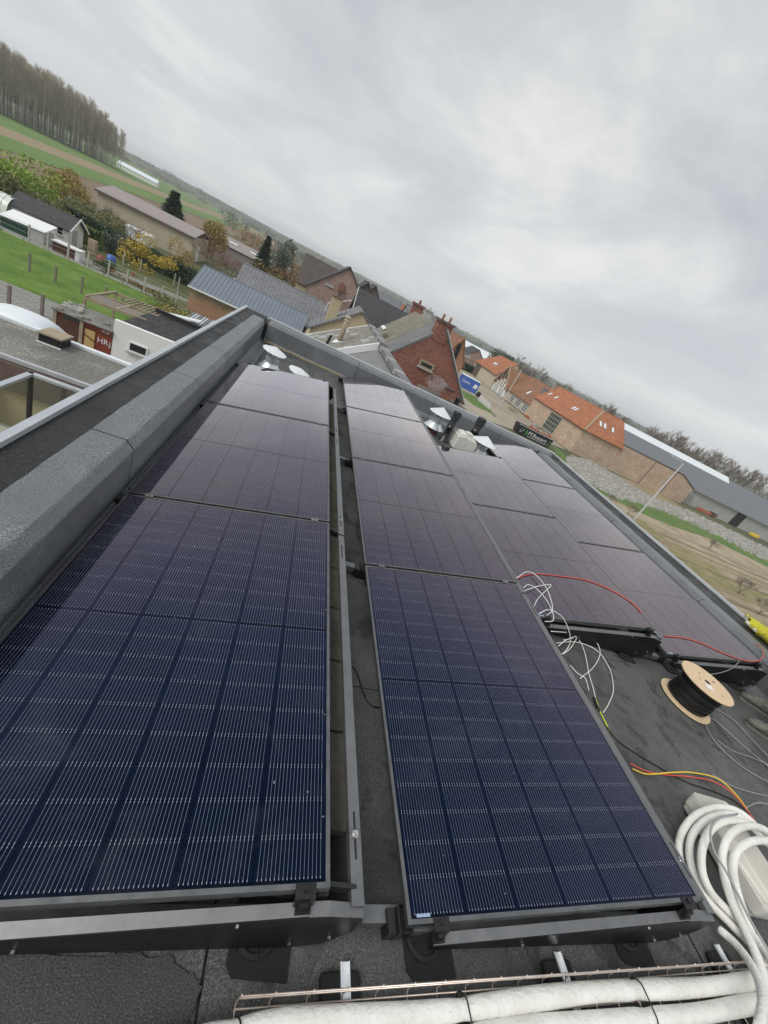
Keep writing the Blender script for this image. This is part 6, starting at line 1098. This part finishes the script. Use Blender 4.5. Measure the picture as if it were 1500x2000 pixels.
plain('bark', (0.115, 0.095, 0.075), 0.95, 0, .3, 4); plain('twig', (0.22, 0.19, 0.16), 0.95, 0, .25, 1); plain('twig_brown', (0.25, 0.17, 0.125), 0.95, 0, .25, 1); plain('pale_bark', (0.56, 0.54, 0.49), .95, 0, .3, .5); plain('poplar_twig', (0.42, 0.375, 0.285), .95, 0, .25, .15)
def leaf_cloud(m, cen, rad, n, size, rng, shell=.55, flat=0.0):
    cen = Vector(cen)
    lobes = [(Vector((rng.gauss(0, .45), rng.gauss(0, .45), rng.gauss(.05, .4))), rng.uniform(.35, .6)) for _ in range(9)]
    for _ in range(n):
        o, lr = rng.choice(lobes); d = Vector((rng.gauss(0, 1), rng.gauss(0, 1), rng.gauss(0, 1))).normalized() * (lr * rng.uniform(shell, 1.05)); q = o + d
        p = cen + Vector((q.x * rad[0], q.y * rad[1], max(-.95, q.z) * rad[2])); s = size * rng.uniform(.5, 1.3)
        a = Vector((rng.gauss(0, 1), rng.gauss(0, 1), rng.gauss(0, 1))).normalized(); b = a.cross(Vector((rng.gauss(0, 1), rng.gauss(0, 1), rng.gauss(0, 1)))).normalized()
        m.add([p - a * s, p + b * s * .5, p + a * s, p - b * s * .5], [(0, 1, 2, 3)])
def bush(name, label, base, rad, mat, n, size, seed, cat='bush', group=None, trunk=0.0):
    rng = random.Random(seed); T = thing(name, base, label, cat, group); b = Vector(base); m = MB()
    leaf_cloud(m, b + Vector((0, 0, trunk + rad[2] * .85)), rad, int(n * 2.2), size * .66, rng); m.build('crown', MATS[mat], T, recalc=False)
    m = MB()
    for k in range(5): d = Vector((rng.uniform(-.5, .5) * rad[0], rng.uniform(-.5, .5) * rad[1], trunk + rad[2] * rng.uniform(.8, 1.4))); m.tube([b, b + d * .5 + Vector((0, 0, .1)), b + d], [.05 + trunk * .03, .04, .012], 5)
    m.build('stem', MATS['bark'], T); return T
def branches(m, p, d, ln, r, depth, rng, spread=.55, up=.25, kids=3, minr=.012, sides=4):
    n = 3; pts = [p]; dd = d.normalized(); q = p
    for i in range(n): dd = (dd + Vector((rng.gauss(0, .10), rng.gauss(0, .10), rng.gauss(0, .06) + up * .10))).normalized(); q = q + dd * (ln / n); pts.append(q)
    m.tube(pts, [max(minr, r * (1 - .5 * i / n)) for i in range(n + 1)], sides, caps=False)
    if depth == 0: return
    for k in range(kids + (1 if rng.random() < .4 else 0)):
        t = rng.uniform(.45, 1.0); i = min(n - 1, int(t * n)); s = pts[i].lerp(pts[i + 1], t * n - i)
        nd = (dd + Vector((rng.gauss(0, spread), rng.gauss(0, spread), rng.gauss(0, spread * .6) + up))).normalized(); branches(m, s, nd, ln * rng.uniform(.55, .8), r * .5, depth - 1, rng, spread, up, kids, minr, sides if depth > 2 else 3)
def bare_tree_proto(seed, H, spread=.6, up=.3, kids=4, depth=4, minr=.014, mat='twig', trunk_f=.28):
    rng = random.Random(seed); t = MB(); t.tube([Vector((0, 0, 0)), Vector((.05, 0, H * trunk_f * .5)), Vector((0, .05, H * trunk_f))], [H * .022, H * .018, H * .015], 7); m = MB()
    for k in range(kids): a = k * 6.28 / kids + rng.uniform(-.4, .4); branches(m, Vector((0, 0, H * trunk_f * rng.uniform(.8, 1))), Vector((math.cos(a) * spread, math.sin(a) * spread, 1)), H * .30, H * .010, depth, rng, .5, up, 3, minr)
    return t.mesh('trunk', MATS['bark'], smooth=True, recalc=False), m.mesh('crown', MATS[mat], recalc=False)
def place_tree(name, protos, base, label, cat='tree', group=None, scale=1, rz=0):
    T = thing(name, base, label, cat, group, rz); T.scale = (scale,) * 3
    link('trunk', protos[0], T); link('crown', protos[1], T); return T
BT = [bare_tree_proto(s, 10, .65, .25, 4, 4, .022) for s in (1, 2, 3)]
BR = [bare_tree_proto(11, 10, .8, .12, 5, 4, .02, 'twig_brown', .15), bare_tree_proto(12, 10, .8, .12, 5, 4, .02, 'twig', .15)]
# poplar wood
def poplar(seed):
    rng = random.Random(seed); t = MB(); H = 27; t.tube([Vector((0, 0, 0)), Vector((rng.uniform(-.2, .2), 0, H * .4)), Vector((rng.uniform(-.3, .3), rng.uniform(-.3, .3), H * .82))], [.26, .19, .06], 6); m = MB()
    for k in range(190):
        z = H * (.22 + .74 * rng.random() ** .75); a = rng.uniform(0, 6.28); ln = (H - z) * .20 + rng.uniform(1.4, 3.2); o = Vector((math.cos(a) * .62, math.sin(a) * .62, 1)).normalized(); p = Vector((0, 0, z)); e = p + o * ln; e.z = min(e.z, H + 1)
        m.tube([p, p.lerp(e, .5) + Vector((math.cos(a), math.sin(a), 0)) * .12, e], [.045, .035, .02], 3, caps=False)
        for j in range(4): s = p.lerp(e, rng.uniform(.2, .95)); q = s + Vector((rng.gauss(0, .4), rng.gauss(0, .4), rng.uniform(.5, 1.4))); m.tube([s, q], [.026, .014], 3, caps=False)
    return t.mesh('trunk', MATS['pale_bark'], smooth=True, recalc=False), m.mesh('crown', MATS['poplar_twig'], recalc=False)
PP = [poplar(s) for s in (31, 32, 33, 34)]; rng = random.Random(77); k = 0
A0, A1 = Vector((-196, 262, G)), Vector((-146, 372, G)); dirv = (A1 - A0); perp = Vector((-dirv.y, dirv.x, 0)).normalized()
if perp.x > 0: perp = -perp
for row in range(6):
    for j in range(46):
        t = j / 45 + rng.uniform(-.008, .008); fall = 1.0 if t < .85 else 1 - (t - .85) * 1.6
        p = A0 + dirv * t + perp * (row * 5.0 + rng.uniform(-1.2, 1.2)); place_tree('poplar_tree', PP[rng.randrange(4)], p, 'tall bare poplar in the dense wood behind the striped fields', 'tree', 'poplars in the wood', rng.uniform(.88, 1.06) * fall, rng.uniform(0, 6.28)); k += 1
m = MB(); rng = random.Random(5)
for j in range(190): p = A0 + dirv * (j / 189) + perp * rng.uniform(1, 24) + Vector((0, 0, 2.6)); leaf_cloud(m, p, (2.6, 2.6, 3.6), 150, .20, rng)
plain('brush_grey', (.33, .285, .235), .95, 0, .3, .3)
tag(m.build('undergrowth', MATS['brush_grey'], None, recalc=False), 'brown undergrowth filling the foot of the poplar wood', 'undergrowth', kind='stuff')
# garden hedges: clipped
def hedge(label, a, b, h, w, mat, n, size, seed, cat='hedge'):
    rng = random.Random(seed); a, b = Vector(a), Vector(b); T = thing('hedge', (a + b) / 2, label, cat); d = (b - a); L_ = d.length; d.normalize(); s = Vector((-d.y, d.x, 0)); m = MB()
    core = MB(); core.prism([a - s * w * .4, b - s * w * .4, b + s * w * .4, a + s * w * .4], (0, 0, 0), (0, 0, h * .92)); core.build('core', MATS[mat], T)
    for _ in range(n):
        q = a + d * rng.uniform(0, L_); f = rng.random()
        if f < .45: q = q + s * rng.uniform(-w, w) * .5 + Vector((0, 0, h * rng.uniform(.92, 1.06)))
        else: q = q - s * w * .5 * (1 if rng.random() < .8 else -1) * rng.uniform(.85, 1.15) + Vector((0, 0, h * rng.uniform(0, 1)))
        x = Vector((rng.gauss(0, 1), rng.gauss(0, 1), rng.gauss(0, 1))).normalized(); y = x.cross(Vector((rng.gauss(0, 1), rng.gauss(0, 1), rng.gauss(0, 1)))).normalized(); z = size * rng.uniform(.5, 1.3); m.add([q - x * z, q + y * z * .6, q + x * z, q - y * z * .6], [(0, 1, 2, 3)])
    m.build('foliage', MATS[mat], T, recalc=False)
hedge('dark green clipped hedge along the back of the gardens', (-33, 70, G), (-14.5, 66.5, G), 2.1, 1.2, 'leaf_dark', 3500, .22, 3)
hedge('green hedge running beside the garden shed', (-34, 62.8, G), (-26, 64, G), 1.9, 1.2, 'leaf_green', 2500, .22, 4)
hedge('black-green hedge before the pink cottage', (53, 152, G), (70, 158, G), 2.4, 1.5, 'leaf_dark', 1500, .3, 6)
gb = [
 ('shrub', 'lime green overgrown shrubs at the left edge below the ploughed field', (-42, 74, G), (7, 3.5, 2.3), 'lime_grass', 2200, .30),
 ('shrub', 'olive bush left of the garden shed roof', (-36, 66, G), (3.5, 2.2, 1.6), 'leaf_olive', 1400, .25),
 ('shrub', 'tall grey-green shrub behind the garden shed', (-30.5, 72, G), (4.2, 2.4, 2.2), 'leaf_olive', 2200, .24),
 ('shrub', 'ochre leaved small tree beyond the garden shed', (-38.8, 84, G), (3.6, 3, 2.8), 'leaf_ochre', 2000, .26),
 ('shrub', 'silvery green bush in the middle of the back hedge', (-25.4, 66.2, G), (1.9, 1.5, 1.5), 'leaf_blue', 900, .22),
 ('shrub', 'bright yellow leaved shrub in front of the dark hedge', (-20.4, 63.6, G), (2.7, 1.6, 1.55), 'leaf_yellow', 1100, .20),
 ('shrub', 'orange-brown shrub beside the yellow one', (-19.6, 73, G), (2.2, 1.8, 2.0), 'leaf_ochre', 1200, .2),
 ('shrub', 'small round green shrub by the fence posts', (-20.9, 53.0, G), (.95, .8, .7), 'leaf_green', 600, .13),
 ('shrub', 'dry tufted plants along the fence foot', (-17.2, 52.2, G), (1.8, .5, .35), 'leaf_rust', 500, .14),
 ('shrub', 'weedy ochre bush at the left end of the metal-roofed barn', (-13.2, 47.5, G), (2.4, 2, .95), 'leaf_olive', 1100, .15),
 ('shrub', 'weeds growing behind the white outbuilding', (-10.2, 43, G), (2.6, 2, .8), 'leaf_ochre', 900, .15),
 ('willow', 'golden ochre willow behind the long beige barn', (-24.3, 112, G), (3.4, 2.6, 4.0), 'leaf_ochre', 2000, .35),
 ('shrub', 'golden brown bush right of the dark spruce', (-12, 106, G), (3.2, 2.4, 2.2), 'leaf_ochre', 1300, .28),
 ('shrub', 'olive shrubs below the dark spruce', (-8.2, 100, G), (3.6, 2.4, 1.9), 'leaf_olive', 1300, .28),
 ('shrub', 'rust coloured shrubs left of the beige house', (-5, 112, G), (4.2, 2.6, 2.6), 'leaf_rust', 1400, .3),
 ('holm_oak', 'big round dark green tree behind the orange farm roof', (89, 195, G), (8.4, 7, 7.8), 'leaf_dark', 5200, .55),
 ('poplar_bush', 'grey-green rounded tree right of the dark spruce', (-9.6, 118, G), (3.6, 3.2, 5.8), 'leaf_blue', 2200, .4),
 ('ochre_tree', 'yellowing tree behind the farm ridge', (104, 150, G), (6, 4, 5.4), 'leaf_olive', 2000, .4),
]
for i, (nm, lab, b, r, mt, n, s) in enumerate(gb): bush(nm, lab, b, r, mt, n, s, 100 + i, 'tree' if nm in ('willow', 'holm_oak', 'poplar_bush', 'ochre_tree') else 'bush')
def spruce(label, base, H, R, seed, mat='leaf_dark'):
    rng = random.Random(seed); T = thing('spruce_tree', base, label, 'tree'); b = Vector(base); m = MB(); m.tube([b, b + Vector((0, 0, H * .95))], [H * .02, .03], 7); m.build('trunk', MATS['bark'], T); m = MB()
    for k in range(int(H * 42)):
        f = rng.random() ** .75; z = H * (.06 + .94 * f); rr = R * (1 - f) ** .85 * rng.uniform(.7, 1.12) + .1; a = rng.uniform(0, 6.28); o = Vector((math.cos(a), math.sin(a), 0)); tip = b + o * rr + Vector((0, 0, z - rr * .12)); rt = b + o * rr * .15 + Vector((0, 0, z + rr * .12)); sd_ = Vector((-o.y, o.x, 0))
        for j in range(5): t0 = .25 + .18 * j; p = rt.lerp(tip, t0); w = .55 * R * .28 * (1.1 - t0) * rng.uniform(.6, 1.2); q = Vector((0, 0, -w * rng.uniform(.4, 1))); m.add([p - sd_ * w + q, p - o * w * .3, p + sd_ * w + q, p + o * w * 1.3], [(0, 1, 2, 3)])
    m.build('crown', MATS[mat], T, recalc=False)
p = PY(*c(2, 1290, 50), 112); spruce('dark bushy spruce beside the long beige barn', (p.x, 112, G), p.z - G, 5.2, 1)
p = PY(*c(3, 850, 378), 106); spruce('dark narrow spruce in the middle of the gardens', (p.x, 106, G), p.z - G, 3.6, 2)
for i, (x, y, s, lab) in enumerate([(-31.5, 78, .52, 'bare fruit tree before the long beige barn, the left one'), (-27.6, 77, .45, 'bare fruit tree before the long beige barn, the right one'), (-17.6, 84, .75, 'reddish bare bush tree right of the long beige barn'), (-15.2, 88, .62, 'second reddish bare bush tree near the pantiled barn'), (-14, 140, .8, 'bare brown tree far behind the ochre willow'), (-22, 150, .75, 'bare brown tree left of the far shed')]): place_tree('bare_tree', BR[(i + (1 if i < 2 else 0)) % 2 if i < 2 else 0], (x, y, G), lab, 'tree', None, s, i * 1.3)
# bare wood behind the grey shed, on the right
rng = random.Random(8)
tl = [(300, 380), (350, 325), (420, 370), (480, 420), (690, 500), (740, 530), (800, 560), (880, 545), (950, 580), (1020, 620), (1090, 690), (1180, 680), (1250, 720), (1330, 800), (1400, 790), (1480, 830), (1560, 860), (1650, 920)]
for i, (u, v) in enumerate(tl):
    Yd = rng.uniform(135, 165); p = PY(*c(6, u, v), Yd); hgt = p.z - G
    place_tree('bare_tree', BT[i % 3], (p.x, Yd, G), f'leafless tree in the wood behind the grey shed, {ORD[i]} from the left', 'tree', 'leafless trees behind the shed', hgt / 9.6, rng.uniform(0, 6.28))
for i, (u, v, Yd) in enumerate([(735, 290, 175), (850, 370, 180), (710, 330, 190), (1180, 580, 200)]): p = PY(*c(5, u, v), Yd); place_tree('bare_tree', BT[i % 3], (p.x, Yd, G), f'bare tree on the skyline behind the farm roofs, {ORD[i]} from the left', 'tree', None, (p.z - G) / 9.6, i)
m = MB(); rng = random.Random(4)
for i in range(70): x = rng.uniform(105, 260); y = rng.uniform(150, 200); leaf_cloud(m, (x, y, G + 2.5), (6, 5, 4), 90, .6, rng)
tag(m.build('wood_undergrowth', MATS['leaf_rust'], None, recalc=False), 'brown brush filling the wood behind the grey shed', 'brush', kind='stuff')
# brown scrub between the gardens and the horizon
m = MB(); rng = random.Random(15)
for i in range(150):
    az = math.radians(rng.uniform(-19, 12)); dist = rng.uniform(125, 420); x, y = math.sin(az) * dist, math.cos(az) * dist
    if x < -30 - (y - 120) * .14: continue
    h = rng.uniform(2.2, 4.6); leaf_cloud(m, (x, y, G + h * .8), (h * rng.uniform(1.2, 2.6), h * 1.6, h * .9), 130, .42, rng)
tag(m.build('scrub', MATS['leaf_rust'], None, recalc=False), 'brown scrub and hedgerows between the gardens and the horizon', 'scrub', kind='stuff')
# far tree lines and low hills
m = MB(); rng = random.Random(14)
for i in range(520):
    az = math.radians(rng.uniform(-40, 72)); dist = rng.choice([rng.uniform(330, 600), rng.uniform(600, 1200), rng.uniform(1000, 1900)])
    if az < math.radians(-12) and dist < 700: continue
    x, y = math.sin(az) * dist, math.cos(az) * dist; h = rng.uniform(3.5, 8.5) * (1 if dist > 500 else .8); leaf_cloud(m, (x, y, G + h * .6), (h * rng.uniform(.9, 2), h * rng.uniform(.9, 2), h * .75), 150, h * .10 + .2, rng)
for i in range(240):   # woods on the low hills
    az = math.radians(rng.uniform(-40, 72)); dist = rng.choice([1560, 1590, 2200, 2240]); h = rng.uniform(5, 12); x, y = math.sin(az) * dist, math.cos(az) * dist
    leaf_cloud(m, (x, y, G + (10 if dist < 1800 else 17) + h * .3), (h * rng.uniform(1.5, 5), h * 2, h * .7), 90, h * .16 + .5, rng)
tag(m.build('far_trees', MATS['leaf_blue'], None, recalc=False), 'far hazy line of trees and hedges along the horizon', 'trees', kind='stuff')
m = MB(); n = 90
for (dist, h0, sd_) in ((1500, 8, 1.0), (2150, 17, 5.0)):
    vs = []
    for i in range(n + 1): az = math.radians(-60 + 150 * i / n); h = h0 + h0 * .55 * noise.noise(Vector((i * .11, sd_, 0))); x, y = math.sin(az), math.cos(az); vs += [(x * dist, y * dist, G - .5), (x * (dist + 90), y * (dist + 90), G + 5 + h), (x * (dist + 200), y * (dist + 200), G - .5)]
    m.add(vs, [(3 * i + k, 3 * i + 3 + k, 3 * i + 4 + k, 3 * i + 1 + k) for i in range(n) for k in range(2)])
tag(m.build('hills', MATS['meadow'], None, smooth=True), kind='structure')
# saplings on the bare field
for i, (u, v) in enumerate([c(6, 330, 1060), c(6, 470, 1140), c(6, 1060, 1400), (1480, 1200), (1440, 1160)]):
    p = PZ(u, v, G); place_tree('sapling', BR[1], (p.x, p.y, G), f'thin bare sapling on the bare soil field, {ORD[i]} from the left', 'sapling', 'saplings on the bare field', .2 + .03 * i, i)
# ================================================================== air
hz_m = NT('haze_air'); hz_m.N.remove(hz_m.b); pv = hz_m.N.new('ShaderNodeVolumePrincipled'); pv.inputs['Color'].default_value = (.93, .95, .97, 1); pv.inputs['Density'].default_value = 0.00034; pv.inputs['Anisotropy'].default_value = 0.1; hz_m.L.new(pv.outputs[0], hz_m.out.inputs['Volume'])
m = MB(); m.box((-2450, -2450, G - 1), (2450, 2450, 32)); tag(m.build('haze', MATS['haze_air'], None), kind='stuff')
